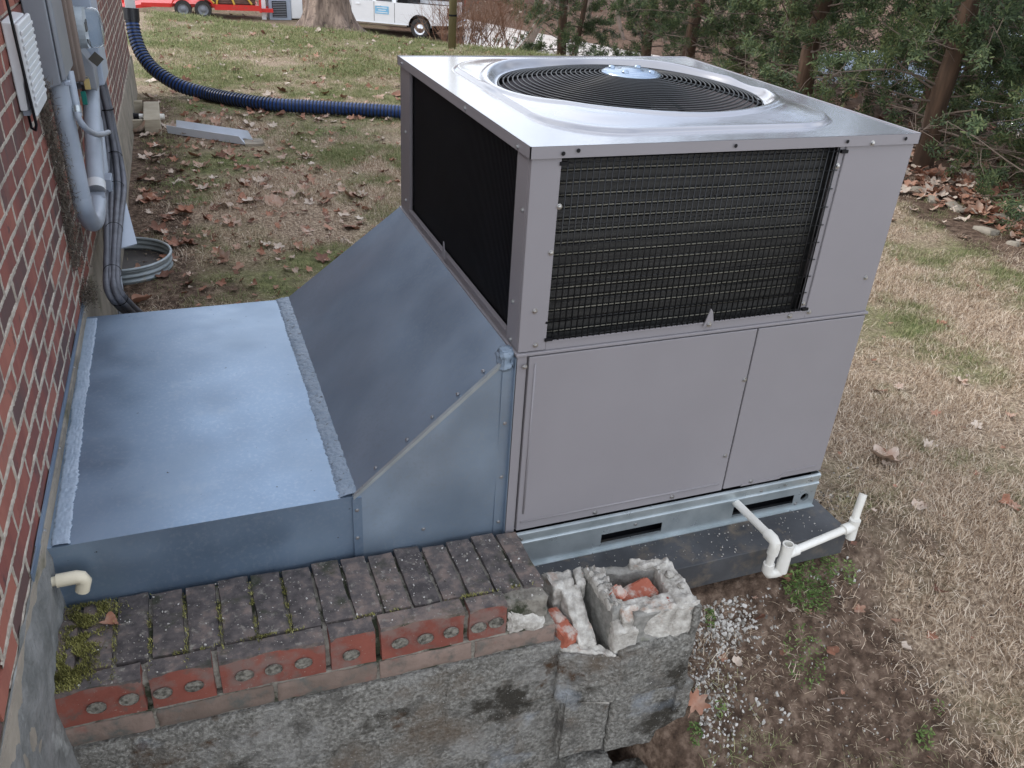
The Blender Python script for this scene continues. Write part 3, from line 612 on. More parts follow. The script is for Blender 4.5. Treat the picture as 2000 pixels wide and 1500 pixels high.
for k in range(10):
    z = ZS+.035+k*(UH-.045-ZS-.035)/9; b.tube([(.088, .003, z), (.945, .003, z)], .0019, 5)
upart(b, 'guard_cross_wires', M['wire'], parent=guard, smooth=True)
# dark louvred guard on the left
b = MB(); b.box(.022, .03, .096, 1.164, ZS+.004, UH-.031); upart(b, 'side_screen', M['black'])
b = MB()
for k in range(104):
    y = .102+k*(1.16-.102)/103; b.box(.014, .022, y-.0018, y+.0018, ZS+.03, UH-.034)
upart(b, 'side_screen_ribs', M['black'])
def clip(p, ax):
    b = MB(); x, y, z = p
    if ax == 'y': b.prism([(x-.018, z-.012), (x+.018, z-.012), (x+.006, z+.035), (x-.002, z+.045)], y-.004, y-.001)
    else: b.prism([(y-.018, z-.012), (y+.018, z-.012), (y+.002, z+.045), (y-.004, z+.035)], x-.004, x-.001, ax='x')
    upart(b, 'guard_clip', M['paint'])
clip((.603, -.002, .779), 'y'); clip((-.004, .69, .779), 'x')
def screw_mesh():
    b = MB(); b.lathe([(.0078, 0), (.0078, .0012), (.0050, .0015)], (0, 0, 0), n=12); b.lathe([(.0050, .0015), (.0050, .0055), (0, .0062)], (0, 0, 0), n=6)
    me = bpy.data.meshes.new('screw'); me.from_pydata(b.v, [], b.f); me.materials.append(M['screw']); return me
SCR = screw_mesh()
def screws(parent, pts, nrm, sc=1):
    rot = Vector(nrm).to_track_quat('Z', 'Y').to_euler()
    for p in pts: inst(SCR, 'screw', p, parent, rot, sc)
screws(unit, [(.073, 0, 1.037), (.04, 0, .874), (.05, -.0, .770), (.603, -.006, .773), (.970, 0, .772), (1.16, 0, .869), (1.035, -.008, 1.292), (.085, 0, 1.16), (.944, .006, 1.227), (.945, .006, .80), (.9, .0, .765)], (0, -1, 0))
screws(unit, [(.777, -.006, .56), (.767, -.006, .272), (.588, -.006, .140), (.304, -.006, .138), (.02, -.008, .71), (.90, -.006, .14)], (0, -1, 0))
screws(unit, [(0, .06, .765), (-.008, .075, 1.295), (0, .034, 1.145), (-.008, 1.24, 1.298), (0, 1.22, 1.06), (0, 1.22, .80), (0, .06, .88), (-.008, .5, 1.298)], (-1, 0, 0), .9)
for x, zz in ((.118, 1.303), (.078, 1.297), (.575, 1.300), (.943, 1.300), (1.15, 1.302)):
    b = MB(); b.lathe([(.0055, 0), (0, 0)], (x, -.0125, zz), ax=(0, -1, 0), n=10); upart(b, 'punched_hole', M['black'])
b = MB(); b.lathe([(.004, 0), (0, 0)], (.078, -.0008, .835), ax=(0, -1, 0), n=10); upart(b, 'punched_hole', M['black'])
for zz in (UH-.045, ZS+.035):
    for x in (.088, .952):
        b = MB(); b.box(x-.012, x+.010, -.004, .004, zz-.005, zz+.004); upart(b, 'rubber_clip', M['black'])
# galvanised base rail with slots
def rail_plate(y, parent):
    b = MB(); xs = [0, .337, .565, .849, 1.106, 1.125, 1.185, UW]; zs = [-.02, .002, .042, .070]
    for i in range(7):
        for k in range(3):
            if k == 1 and i in (1, 3): continue
            if i == 5 and k == 1:
                cx_, cz_ = 1.155, .022; vs = []; m_ = 24
                for q_ in range(m_):
                    a = 2*math.pi*q_/m_; dx, dz = math.cos(a), math.sin(a); t = min(.030/abs(dx) if abs(dx) > 1e-6 else 9, .020/abs(dz) if abs(dz) > 1e-6 else 9)
                    vs += [(cx_+dx*t, y, cz_+dz*t), (cx_+dx*.017, y, cz_+dz*.017), (cx_+dx*.017, y+.012, cz_+dz*.017)]
                b.add(vs, [(3*q_, 3*((q_+1) % m_), 3*((q_+1) % m_)+1, 3*q_+1) for q_ in range(m_)]+[(3*q_+1, 3*((q_+1) % m_)+1, 3*((q_+1) % m_)+2, 3*q_+2) for q_ in range(m_)]); continue
            b.box(xs[i], xs[i+1], y, y+.002, zs[k], zs[k+1])
    # rolled beads and top lip
    prof = [(y, .070), (y-.006, .074), (y-.006, .080), (y, .084), (y, .100), (y-.004, .104), (y-.004, .114), (y+.004, .118)]
    for (a, c), (d, f) in zip(prof[:-1], prof[1:]): b.hexa([(0, a, c), (UW, a, c), (UW, a+.002, c), (0, a+.002, c)], [(0, d, f), (UW, d, f), (UW, d+.002, f), (0, d+.002, f)])
    for x0, x1 in ((.337, .565), (.849, 1.106)): b.box(x0, x1, y-.003, y+.006, .0, .003)
    b.box(0, UW, y-.012, y+.002, -.022, -.019)
    return upart(b, 'base_rail', M['galv'], autosm=35)
rail = rail_plate(-.012, unit)
b = MB(); b.box(UW-.001, UW+.001, -.01, UD, -.02, .118); upart(b, 'base_rail', M['galv'])
b = MB(); b.box(.0, UW-.002, .03, .034, -.02, .118); upart(b, 'base_inner', M['black'])
screws(unit, [(.05, -.013, .094), (.95, -.013, .094), (1.05, -.013, .10), (1.165, -.013, .096), (.46, -.013, .060), (1.12, -.013, .0)], (0, -1, 0), .8)
# ------------------------------------------------------------------ pad
b = MB(); b.rough(-.10, 1.235, -.172, 1.36, -.128, -.0215, res=.05, amp=.0012, sc=4, seed=3)
pad = tag(b.build('equipment_pad', M['pad'], bevel=.003), 'dark grey plastic pad under the beige grey unit', 'pad')
# ------------------------------------------------------------------ duct
DZ, DX0, DX1 = .346, -1.238, -.462
duct = thing('sheet_metal_duct', (-.6, .7, .1), 'blue grey galvanised duct joining the brick wall to the unit with a sloped hood', 'duct')
def grid_sheet(q, nu, nv_, th, sag, seed=0):     # gently dented sheet
    a, b_, c, d = [Vector(p) for p in q]; n_ = (b_-a).cross(d-a).normalized(); vs = []
    for i in range(nu+1):
        for j_ in range(nv_+1):
            u, v = i/nu, j_/nv_; p = a*(1-u)*(1-v)+b_*u*(1-v)+c*u*v+d*(1-u)*v; w_ = (u*(1-u)*v*(1-v))*16
            vs.append(p+n_*(sag*w_+noise.noise(Vector((u*2.3+seed, v*2.9, seed)))*abs(sag)*1.1*min(1, w_*2)))
    return vs, [(i*(nv_+1)+j_, (i+1)*(nv_+1)+j_, (i+1)*(nv_+1)+j_+1, i*(nv_+1)+j_+1) for i in range(nu) for j_ in range(nv_)]
def sheetpart(name, q, mat, sag=.006, seed=0, nu=24, nv_=24):
    b = MB(); vs, fs = grid_sheet(q, nu, nv_, 0, sag, seed); b.add(vs, fs); o = b.build(name, mat, duct, smooth=True); return o
y0, y1, y1b = .02, 1.41, 1.30
sheetpart('top_sheet', [(DX0, y0, DZ), (DX1, y0, DZ), (DX1, y1, DZ), (DX0, y1, DZ)], M['duct'], .006, 1)
sheetpart('hood_sheet', [(DX1, y0, DZ), (-.006, y0, .742), (-.006, y1b, .748), (DX1, y1, DZ)], M['duct2'], -.006, 2)
sheetpart('side_sheet', [(DX0, y0, .02), (DX1, y0, .02), (DX1, y0, DZ), (DX0, y0, DZ)], M['duct'], .004, 3)
sheetpart('hood_side_sheet', [(DX1, y0-.002, .02), (-.006, y0-.002, .02), (-.006, y0-.002, .742), (DX1, y0-.002, DZ)], M['duct2'], .008, 4)
sheetpart('side_sheet', [(DX1, y1, .0), (DX0, y1, .0), (DX0, y1, DZ), (DX1, y1, DZ)], M['duct'], .004, 5)
sheetpart('hood_side_sheet', [(-.006, y1b, .0), (DX1, y1, .0), (DX1, y1, DZ), (-.006, y1b, .748)], M['duct2'], .004, 6)
# folded seam between hood and its side, corner flange, wall flange
b = MB(); d_ = Vector((.456, 0, .396)).normalized()
b.hexa([(DX1, y0-.006, DZ-.008), (-.006, y0-.006, .734), (-.006, y0+.001, .734), (DX1, y0+.001, DZ-.008)], [(DX1-.002, y0-.006, DZ+.002), (-.008, y0-.006, .745), (-.008, y0+.004, .747), (DX1-.002, y0+.004, DZ+.004)]); b.build('folded_seam', M['galv'], duct)
b = MB(); b.box(-.036, -.004, y0-.006, y0-.003, .06, .735); b.box(-.005, -.003, y0-.02, y0-.003, .06, .735); b.build('corner_flange', M['duct2'], duct)
b = MB(); b.box(DX1-.004, DX1+.022, y0-.0055, y0-.002, .10, DZ-.004); b.build('lap_strip', M['duct'], duct)
b = MB()
for s0, s1, o0, h in ((-1.47, .02, .004, .055),): b.hexa([wl3(s0, .002, .30), wl3(s0, .006, .30), wl3(s1+.05, .006, .30), wl3(s1+.05, .002, .30)], [wl3(s0, .002, DZ+h), wl3(s0, .006, DZ+h), wl3(s1+.05, .006, DZ+h), wl3(s1+.05, .002, DZ+h)])
b.hexa([wl3(-1.60, .004, .16), wl3(-1.60, .008, .16), wl3(-1.44, .008, .16), wl3(-1.44, .004, .16)], [wl3(-1.57, .004, .40), wl3(-1.57, .008, .40), wl3(-1.44, .008, .40), wl3(-1.44, .004, .40)])
b.build('wall_flange', M['duct'], duct)
# brushed mastic bands: ragged raised ribbons
def ribbon(name, path, half, th, mat, parent, seed, step=.004, rows=11, nrm=(0, 0, 1), side=(1, 0, 0)):
    a, c = Vector(path[0]), Vector(path[1]); L = (c-a).length; n_ = int(L/step); vs = []; nrm = Vector(nrm).normalized(); side = Vector(side).normalized()
    for i in range(n_+1):
        p = a.lerp(c, i/n_); wl_ = half*(1+.22*noise.noise(Vector((i*step*9, seed, 0)))+.22*noise.noise(Vector((i*step*60, seed, 5)))+.2*noise.noise(Vector((i*step*190, seed, 5)))); wr_ = half*(1+.3*noise.noise(Vector((i*step*9, seed, 9)))+.25*noise.noise(Vector((i*step*60, seed, 15)))+.25*noise.noise(Vector((i*step*190, seed, 15))))
        for k in range(rows):
            t = k/(rows-1)*2-1; w_ = wl_ if t < 0 else wr_; hgt = th*(1-t*t)*(1+.9*noise.noise(Vector((i*step*45, t*5, seed))))
            edge = -0.001 if abs(t) == 1 else .0012
            vs.append(p+side*(t*w_)+nrm*(hgt+edge))
    b = MB(); b.add(vs, [(i*rows+k, i*rows+k+1, (i+1)*rows+k+1, (i+1)*rows+k) for i in range(n_) for k in range(rows-1)]); return b.build(name, mat, parent, smooth=True)
ribbon('sealant_band', [(DX1-.008, y0+.003, DZ+.003), (DX1-.008, y1, DZ+.003)], .034, .0045, M['sealant'], duct, 3, side=(1, 0, .12))
sl2 = material('white_grey_mastic', [(.3, (.24, .31, .40)), (.7, (.33, .40, .49))], scale=18, rough=.4, bump=.5, bscale=60, bdist=.004)
ribbon('sealant_band', [(DX0+.035, y0+.003, DZ+.003), (DX0+.045, y1-.02, DZ+.001)], .021, .0018, sl2, duct, 7, rows=15)
b = MB(); b.rough(-.045, -.008, .004, .045, .695, .755, res=.005, amp=.008, sc=45, seed=4); b.build('sealant_blob', M['sealant'], duct, smooth=True)
hd = Vector((.456, 0, .396)); hn = Vector((-.396, 0, .456))
screws(duct, [Vector((DX1, y0+.028, DZ))+hd*t+hn.normalized()*.003 for t in (.16, .36, .52, .68, .84)], hn, .75)
screws(duct, [(DX1+.008, y0-.006, .30), (DX1+.006, y0-.006, .20), (-.02, y0-.007, .52), (-.02, y0-.007, .33), (-.02, y0-.007, .16), (-.26, y0-.010, .19)], (0, -1, 0), .75)
screws(duct, [wl3(-1.50, .008, .33), wl3(-1.53, .008, .26), wl3(-1.38, .008, .375), wl3(-1.0, .008, .375), wl3(-.5, .008, .375), wl3(-.05, .008, .375)], WNRM, .8)
# ------------------------------------------------------------------ condensate trap
def pipe_thing(name, pts_, r, mat, label, cat): pass
tr = thing('condensate_trap', (.85, -.2, -.02), 'white plastic drain trap pipe sticking out of the base rail over the pad', 'drain pipe')
E_ = ony(1515, 1055, -.235); 
P0_ = Vector((.852, -.006, .064)); P1_ = Vector((.846, -.236, .078)); P2_ = Vector((.848, -.240, -.04)); P3_ = Vector((.895, -.247, -.045)); P4_ = Vector((.898, -.250, .060))
rp = .0135
def pp(name, pts_, r): b = MB(); b.tube(pts_, r, 16); return b.build(name, M['pvc'], tr, smooth=False, autosm=40)
pp('pipe', [P0_, P1_], rp); pp('elbow', [P1_+Vector((0, .035, -.001)), P1_+Vector((0, .004, .0)), P1_+Vector((0, -.008, -.007)), P1_+Vector((0, -.010, -.022)), P1_+Vector((0, -.008, -.05))], rp+.005)
pp('pipe', [P1_+Vector((0, -.009, -.02)), P2_], rp)
pp('elbow', [P2_+Vector((0, 0, .022)), P2_+Vector((0, 0, -.008)), P2_+Vector((.008, -.001, -.020)), P2_+Vector((.030, -.003, -.022)), P3_+Vector((-.005, 0, -.012)), P3_+Vector((.002, 0, .0)), P3_+Vector((.002, 0, .03))], rp+.005)
b = MB(); b.lathe([(rp+.006, -.115), (rp+.006, 0), (rp+.001, 0), (rp+.001, -.05), (0, -.05)], P4_, n=18); b.build('open_tee', M['pvc'], tr, autosm=40)
TE = P4_+Vector((0, 0, -.042)); RX = Vector((1.165, -.238, .062))
pp('tee_branch', [TE, TE+(RX-TE).normalized()*.045], rp+.005); pp('pipe', [TE, RX], rp)
RT = Vector((1.172, -.236, .165)); RB = Vector((1.172, -.24, .012))
pp('elbow', [RX-(RX-TE).normalized()*.035, RX, Vector((1.172, -.237, .075)), Vector((1.172, -.237, .09))], rp+.005)
pp('vent_pipe', [RX+Vector((.005, 0, -.01)), Vector((1.186, -.222, .110)), Vector((1.208, -.205, .165))], rp); pp('outlet_pipe', [Vector((1.172, -.237, .075)), RB], rp+.003)
st = thing('drain_stub', (-1.22, -.01, .2), 'cream plastic elbow stub poking from the brick corner below the duct', 'drain pipe')
a_ = ony(78, 1141, -.03); c_ = ony(150, 1127, -.03); d_ = ony(158, 1152, -.03)
b = MB(); b.tube([a_-Vector((.02, 0, 0)), a_.lerp(c_, .55)], .0125, 14); b.build('pipe', M['pvccream'], st, autosm=40)
b = MB(); b.tube([a_.lerp(c_, .45), c_, c_+Vector((.010, 0, -.004)), c_+Vector((.015, 0, -.014)), d_+Vector((.003, 0, -.002))], .0175, 14); b.build('elbow', M['pvccream'], st, autosm=40)
b = MB(); b.rough(a_.x-.022, a_.x+.008, a_.y-.014, a_.y+.014, a_.z-.045, a_.z-.005, res=.006, amp=.010, sc=60, seed=2); b.build('rusty_foam', flat('rust_foam', (.30, .12, .05), .9, k=.4, scale=40), st, smooth=True)
# ------------------------------------------------------------------ retaining wall
def rw(x, y, z): return Vector((x, y-.014*(x+1.27), z-.018*(x+1.27)))
rwall = thing('retaining_wall', (-.4, -.15, -.8), 'old block retaining wall capped with dark weathered bricks and broken open at its right end', 'retaining wall')
def rwbox(name, x0, x1, y0, y1, z0, z1, mat, res=.016, amp=.003, sc=20, seed=0, topf=None, smooth=True, cham=.0, lab=None):
    b = MB(); b.rough(x0, x1, y0, y1, z0, z1, res, amp, sc, seed, topf)
    b.v = [rw(*p) for p in b.v]; o = b.build(name, mat, rwall, autosm=50)
    if lab: o['label'] = lab
    return o
# header bricks on top
JX = [-1.262, -1.187, -1.104, -1.021, -.936, -.852, -.766, -.681, -.598, -.515, -.438, -.358, -.275, -.199, -.119, -.040, .032]
for k in range(len(JX)-1):
    a, c = JX[k], JX[k+1]; sh = random.uniform(-.004, .004)
    rwbox('brick', a+.0042, c-.0042, -.228+sh, .012+random.uniform(-.008, .008), .06, .157+random.uniform(-.003, .003), M['capbrick'], .012, .0022, 16, k*3.3)
M['core'] = material('core_hole_mortar', [(.35, (.06, .055, .045)), (.6, (.25, .235, .20))], scale=70, rough=.97, bump=.9, bscale=120, bdist=.006, coord='World')
# front bricks laid on edge, core holes facing out
FX = [-1.268, -1.036, -.874, -.600, -.468, -.222, -.098]
HOLES = {0: [-1.150, -1.077], 1: [-1.002, -.930], 2: [-.810, -.738, -.664], 3: [-.541], 4: [-.410, -.340, -.268], 5: [-.188, -.137]}
for k in range(len(FX)-1):
    a, c = FX[k]+.006, FX[k+1]-.006; zt = .157+random.uniform(-.002, .002); yf = -.288
    b = MB(); b.rough(a, c, yf+.0015, -.236, .042, zt, .012, .0018, 16, 50+k); b.v = [rw(*p) for p in b.v]
    o = b.build('brick', M['redbrick'], rwall, autosm=50)
    b = MB(); b.rough(a, c, yf+.001, -.235, zt-.012, zt+.0018, .012, .0015, 16, 50+k); b.v = [rw(*p) for p in b.v]; b.build('weathered_top', M['capbrick'], o, autosm=50)
    for hx in HOLES[k]:
        b = MB(); z = .094+random.uniform(-.004, .004); vs = []; 
        for rr, dy in ((1.0, -.0035), (1.0, .0), (.88, .0006), (.5, -.001), (.0, -.0018)):
            for q_ in range(16):
                t = 2*math.pi*q_/16; w_ = 1+.10*noise.noise(Vector((math.cos(t), math.sin(t), hx*9))); vs.append(rw(hx+.0225*rr*w_*math.cos(t), yf-.0012+dy+.0012*noise.noise(Vector((t*3, rr*5, hx))), z+.0175*rr*w_*math.sin(t)))
        b.add(vs, [(i*16+q_, i*16+(q_+1) % 16, (i+1)*16+(q_+1) % 16, (i+1)*16+q_) for i in range(4) for q_ in range(16)]); b.build('core_hole', M['core'], o)
# mortar bed inside the cap, recessed
b = MB(); b.rough(-1.262, .026, -.275, .004, .045, .143, .012, .006, 30, 5); b.v = [rw(*p) for p in b.v]; b.build('mortar', M['mortar'], rwall, autosm=60)
rwbox('mortar', -.100, .020, -.288, -.225, .035, .145, M['cmunew'], .010, .007, 30, 8, topf=lambda x, y: .145-.45*max(0, (x+.10))-.9*max(0, (-.245-y)), lab='pale broken mortar where the last front brick is missing')
# thin course under the cap
TX = [-1.27, -1.03, -.74, -.47, -.20, .055]
for k in range(len(TX)-1): rwbox('brick', TX[k]+.003, TX[k+1]-.003, -.290, -.03, -.026, .037, M['tanbrick'], .010, .0028, 22, 90+k)
b = MB(); b.box(-1.26, .045, -.284, -.04, -.03, .045); b.v = [rw(*p) for p in b.v]; b.build('mortar', M['mortar'], rwall)
# block courses
rows = [(-.262, -.034, [-1.30, -1.10, -.70, -.285, .118]), (-.492, -.268, [-1.30, -.90, -.48, .085]), (-.73, -.498, [-1.3, -1.1, -.70, -.28, .12]), (-.97, -.735, [-1.3, -.9, -.48, .10]), (-1.2, -.975, [-1.3, -1.1, -.70, -.28, .14])]
for r_, (z0, z1, xs) in enumerate(rows):
    for k in range(len(xs)-1): rwbox('block', xs[k]+.003, xs[k+1]-.003, -.297-random.uniform(0, .002), -.09, z0-.002, z1+.002, M['cmu'], .012, .0032, 16, 20+r_*7+k)
b = MB(); b.box(-1.3, .10, -.2945, -.10, -.97, -.03); b.v = [rw(*p) for p in b.v]; b.build('mortar', M['cmu'], rwall)
# right end: broken hollow blocks (world coordinates, no slope)
def eb(name, x0, x1, y0, y1, z0, z1, mat, res=.008, amp=.0045, sc=30, seed=0, topf=None, lab=None, parent=rwall):
    b = MB(); b.rough(x0, x1, y0, y1, z0, z1, res, amp, sc, seed, topf); o = b.build(name, mat, parent, autosm=60)
    if lab: o['label'] = lab
    return o
N_ = lambda x, y, s, o=0: noise.noise(Vector((x*s, y*s, o)))
def qb(name, quad, z0, z1, mat, res=.008, amp=.0042, sc=32, seed=0, topf=None, lab=None):      # rough block over a four-cornered plan
    A, B, C, D = [Vector((*p, 0)) for p in quad]; lx = max((B-A).length, (C-D).length); ly = max((D-A).length, (C-B).length); b = MB()
    def W2(x, y): u, v = x/lx, y/ly; return A*(1-u)*(1-v)+B*u*(1-v)+C*u*v+D*(1-u)*v
    tf = (lambda x, y: topf(W2(x, y).x, W2(x, y).y)) if topf else None
    b.rough(0, lx, 0, ly, z0, z1, res, amp, sc, seed, tf); out = []
    for p in b.v: q_ = W2(p.x, p.y); out.append(Vector((q_.x, q_.y, p.z)))
    b.v = out; o = b.build(name, mat, rwall, autosm=55)
    if lab: o['label'] = lab
    return o
M['cmuin'] = material('clean_block_core', [(.34, (.17, .165, .15)), (.66, (.30, .29, .265))], scale=50, rough=.95, bump=.6, bscale=110, bdist=.005, coord='World', spots=[((.12, .13, .06), 9, .62, .74)])
# left broken block: front snapped low, web climbing back to the far shell
qb('broken_web', [(.122, -.335), (.176, -.345), (.166, -.195), (.108, -.185)], -.30, .05, M['cmunew'], seed=32, topf=lambda x, y: .046-.80*max(0, -.205-y)+.012*N_(x, y, 60))
qb('front_shell', [(.068, -.332), (.222, -.388), (.190, -.338), (.066, -.300)], -.30, -.06, M['cmunew'], seed=31, topf=lambda x, y: -.070-.10*max(0, x-.10)+.25*(y+.33)*0+.010*N_(x, y, 60))
qb('block_face', [(.058, -.343), (.234, -.396), (.228, -.384), (.056, -.330)], -.285, -.07, M['cmu'], .008, .002, seed=30, topf=lambda x, y: -.078-.10*max(0, x-.10)+.008*N_(x, y, 60))
qb('far_shell', [(.085, -.205), (.150, -.205), (.170, -.141), (.077, -.128)], -.26, .06, M['cmunew'], seed=34, topf=lambda x, y: .052+.012*N_(x, y, 45), lab='pale grey slab left of the broken web')
qb('far_shell', [(.158, -.210), (.190, -.206), (.203, -.138), (.174, -.142)], -.26, .06, M['cmunew'], seed=35, topf=lambda x, y: .052+.010*N_(x, y, 45, 2))
eb('cell_wall', .030, .072, -.275, -.13, -.30, -.02, M['cmuin'], seed=36)
eb('cell_floor', .04, .25, -.285, -.13, -.32, -.22, M['cmuin'], seed=37)
# right hollow block
YF, YB = -.378, -.172; XL, XR, ZT = .205, .472, .066
qb('left_web', [(.213, -.345), (.246, -.345), (.258, -.172), (.202, -.150)], -.24, ZT, M['cmuin'], seed=60, topf=lambda x, y: ZT-.006+.016*N_(x, y, 60)-max(0, (-.31-y))*.3)
qb('web_rubble', [(.207, -.325), (.248, -.33), (.264, -.175), (.202, -.150)], .030, ZT+.004, M['cmunew'], seed=61, topf=lambda x, y: ZT-.002+.022*N_(x, y, 70, 2))
qb('far_shell', [(.200, -.178), (.462, -.234), (.478, -.206), (.198, -.148)], -.135, ZT, M['cmuin'], seed=62, topf=lambda x, y: ZT-.012+.008*N_(x, y, 50, 3))
qb('far_shell_top', [(.345, -.205), (.462, -.234), (.480, -.204), (.345, -.172)], .03, ZT+.016, M['cmunew'], seed=63, topf=lambda x, y: ZT+.004+.014*N_(x, y, 50, 4))
qb('end_web', [(.398, -.388), (.472, -.396), (.480, -.205), (.418, -.220)], -.10, ZT, M['cmunew'], seed=64, topf=lambda x, y: ZT-.002+.016*N_(x, y, 48, 6), lab='pale broken end wall of the hollow block')
qb('front_shell', [(.235, -.368), (.47, -.392), (.405, -.322), (.238, -.314)], -.25, ZT, M['cmunew'], seed=65, topf=lambda x, y: ZT-.008+.012*N_(x, y, 50, 8)-1.1*max(0, -.350-y)*(x < .30))
qb('front_shell', [(.208, -.376), (.285, -.384), (.280, -.350), (.214, -.330)], -.25, ZT-.01, M['cmunew'], seed=66, topf=lambda x, y: .020-.55*max(0, -.352-y)-.8*max(0, .225-x)-.5*max(0, x-.272)+.014*N_(x, y, 60, 9))
b = MB(); b.rough(.268, .462, -.378, -.355, -.20, .050, .010, .003, 14, 67)
for v in b.v: v.y += .020*math.exp(-((v.x-.37)/.06)**2-((v.z+.01)/.05)**2)-.085*(v.x-.268)
b.build('hollowed_face', M['cmuin'], rwall, smooth=True)
qb('corner_rib', [(.455, -.402), (.480, -.402), (.480, -.36), (.455, -.36)], -.42, ZT, M['cmu'], seed=68, topf=lambda x, y: ZT-.012+.01*N_(x, y, 60))
qb('block', [(.226, -.392), (.474, -.402), (.474, -.25), (.226, -.25)], -.285, -.03, M['cmu'], .009, .005, seed=69, topf=lambda x, y: -.062+.05*max(0, x-.42)-.25*max(0, .26-x)+.025*N_(x, y, 26), lab='mossy dark face of the hollow block')
qb('block', [(.086, -.340), (.240, -.372), (.240, -.16), (.086, -.16)], -.545, -.288, M['cmu'], .012, .004, seed=46)
qb('block', [(.244, -.374), (.520, -.398), (.500, -.19), (.244, -.18)], -.555, -.288, M['cmu'], .012, .004, seed=47)
b = MB(); b.box(.09, .47, -.355, -.20, -.54, -.24); b.build('mortar', M['cmu'], rwall)
# footing with the dark void under the wall
eb('footing_block', .11, .27, -.40, -.12, -.82, -.575, M['cmu'], .02, .008, seed=48)
eb('footing_block', .24, .57, -.50, -.355, -.86, -.635, M['cmu'], .02, .010, seed=49)
eb('footing_block', .27, .52, -.24, -.14, -.82, -.50, M['cmu'], .02, .006, seed=50)
# brick fragments in the block cells
def frag(name, x0, x1, y0, y1, z0, z1, rot, lab, seed):
    b = MB(); b.rough(-(x1-x0)/2, (x1-x0)/2, -(y1-y0)/2, (y1-y0)/2, -(z1-z0)/2, (z1-z0)/2, .008, .006, 30, seed)
    Rm_ = Euler(rot).to_matrix(); c = Vector(((x0+x1)/2, (y0+y1)/2, (z0+z1)/2)); b.v = [Rm_ @ v + c for v in b.v]
    return tag(b.build(name, M['fragred'], autosm=50), lab, 'brick fragment')
M['fragred'] = material('broken_red_brick', [(.3, (.30, .085, .05)), (.7, (.46, .15, .095))], scale=14, rough=.9, bump=.4, bscale=70, bdist=.003, spots=[((.48, .40, .35), 16, .50, .62)])
frag('brick_fragment', .270, .395, -.305, -.232, -.045, .038, (.25, -.12, .18), 'red and white brick chunk lying in the right hollow block', 5)
frag('brick_fragment', .232, .275, -.305, -.262, .03, .078, (.5, .3, .6), 'small bright orange brick chip at the left edge of the right hollow block', 9)
frag('brick_fragment', .050, .102, -.275, -.215, -.060, -.010, (.2, .4, .5), 'rounded red brick piece at the back of the left broken cell', 12)
frag('brick_fragment', .064, .118, -.325, -.262, -.080, -.022, (.1, .1, .35), 'red topped pale brick chunk at the front of the left broken cell', 15)
for (x, y, r_, sd_) in ((.435, -.275, .014, 1), (.447, -.325, .011, 2), (.415, -.235, .010, 3), (.30, -.355, .006, 4), (.225, -.335, .008, 5)):
    b = MB(); b.rough(x-r_, x+r_, y-r_, y+r_, ZT-.002, ZT+r_*1.3, .006, .005, 60, sd_); tag(b.build('mortar_crumb', M['cmunew'], smooth=True), {1: 'largest pale mortar lump on the end of the hollow block', 2: 'white mortar lump on the near right corner of the hollow block', 3: 'small mortar lump on the back right of the hollow block', 4: 'tiny mortar crumb on the front edge of the hollow block', 5: 'mortar crumb on the left web of the hollow block'}[sd_], 'rubble')
cb_pts = []
for _ in range(420):
    x, y = random.uniform(-1.25, .02), random.uniform(-.285, .0); q_ = rw(x, y, .159); cb_pts.append((q_.x, q_.y, q_.z, random.choice((.0012, .0016, .002, .0032))))
for _ in range(220):
    x, y = random.uniform(.05, 1.15), random.uniform(-.165, -.02); cb_pts.append((x, y, -.021, random.choice((.0012, .0018, .003))))
cb_pts = np.array(cb_pts)
tag(scatter('grit', cb_pts[:, :3], rng.uniform(0, 6.28, (len(cb_pts), 3)), cb_pts[:, 3], pcoll), 'pale mortar grit sprinkled on the brick cap and the pad', 'grit', kind='stuff')
# moss on the cap
b = MB()
def mossat(n_, cx, cy, sx, sy, hmax):
    for _ in range(n_):
        x, y = random.gauss(cx, sx), random.gauss(cy, sy)
        if x < -1.262 or y < -.285 or y > .005 or noise.noise(Vector((x*28, y*28, 2))) < -.18: continue
        p = rw(x, y, .157+random.uniform(0, .006)); d = random.uniform(0, 6.28); L = random.uniform(.004, .009); u = Vector((math.cos(d)*.7, math.sin(d)*.7, random.uniform(.4, 1.0)))*L; w_ = Vector((-math.sin(d), math.cos(d), 0))*.0012
        b.add([p-w_, p+w_, p+u], [(0, 1, 2)])
mossat(5200, -1.205, -.225, .030, .035, 1); mossat(4600, -1.18, -.10, .022, .055, 1); mossat(1800, -1.155, -.02, .03, .02, 1)
for jx in JX[2:8]: mossat(260, jx, -.14, .003, .06, 1)
for jx in (-.94, -.70, -.45, -.2, -.75, -.07): mossat(160, jx, -.232, .03, .003, 1)
tag(b.build('moss', M['moss'], base=(-1.2, -.15, .157)), 'yellow green moss growing on the left end of the brick cap', 'moss', kind='stuff')
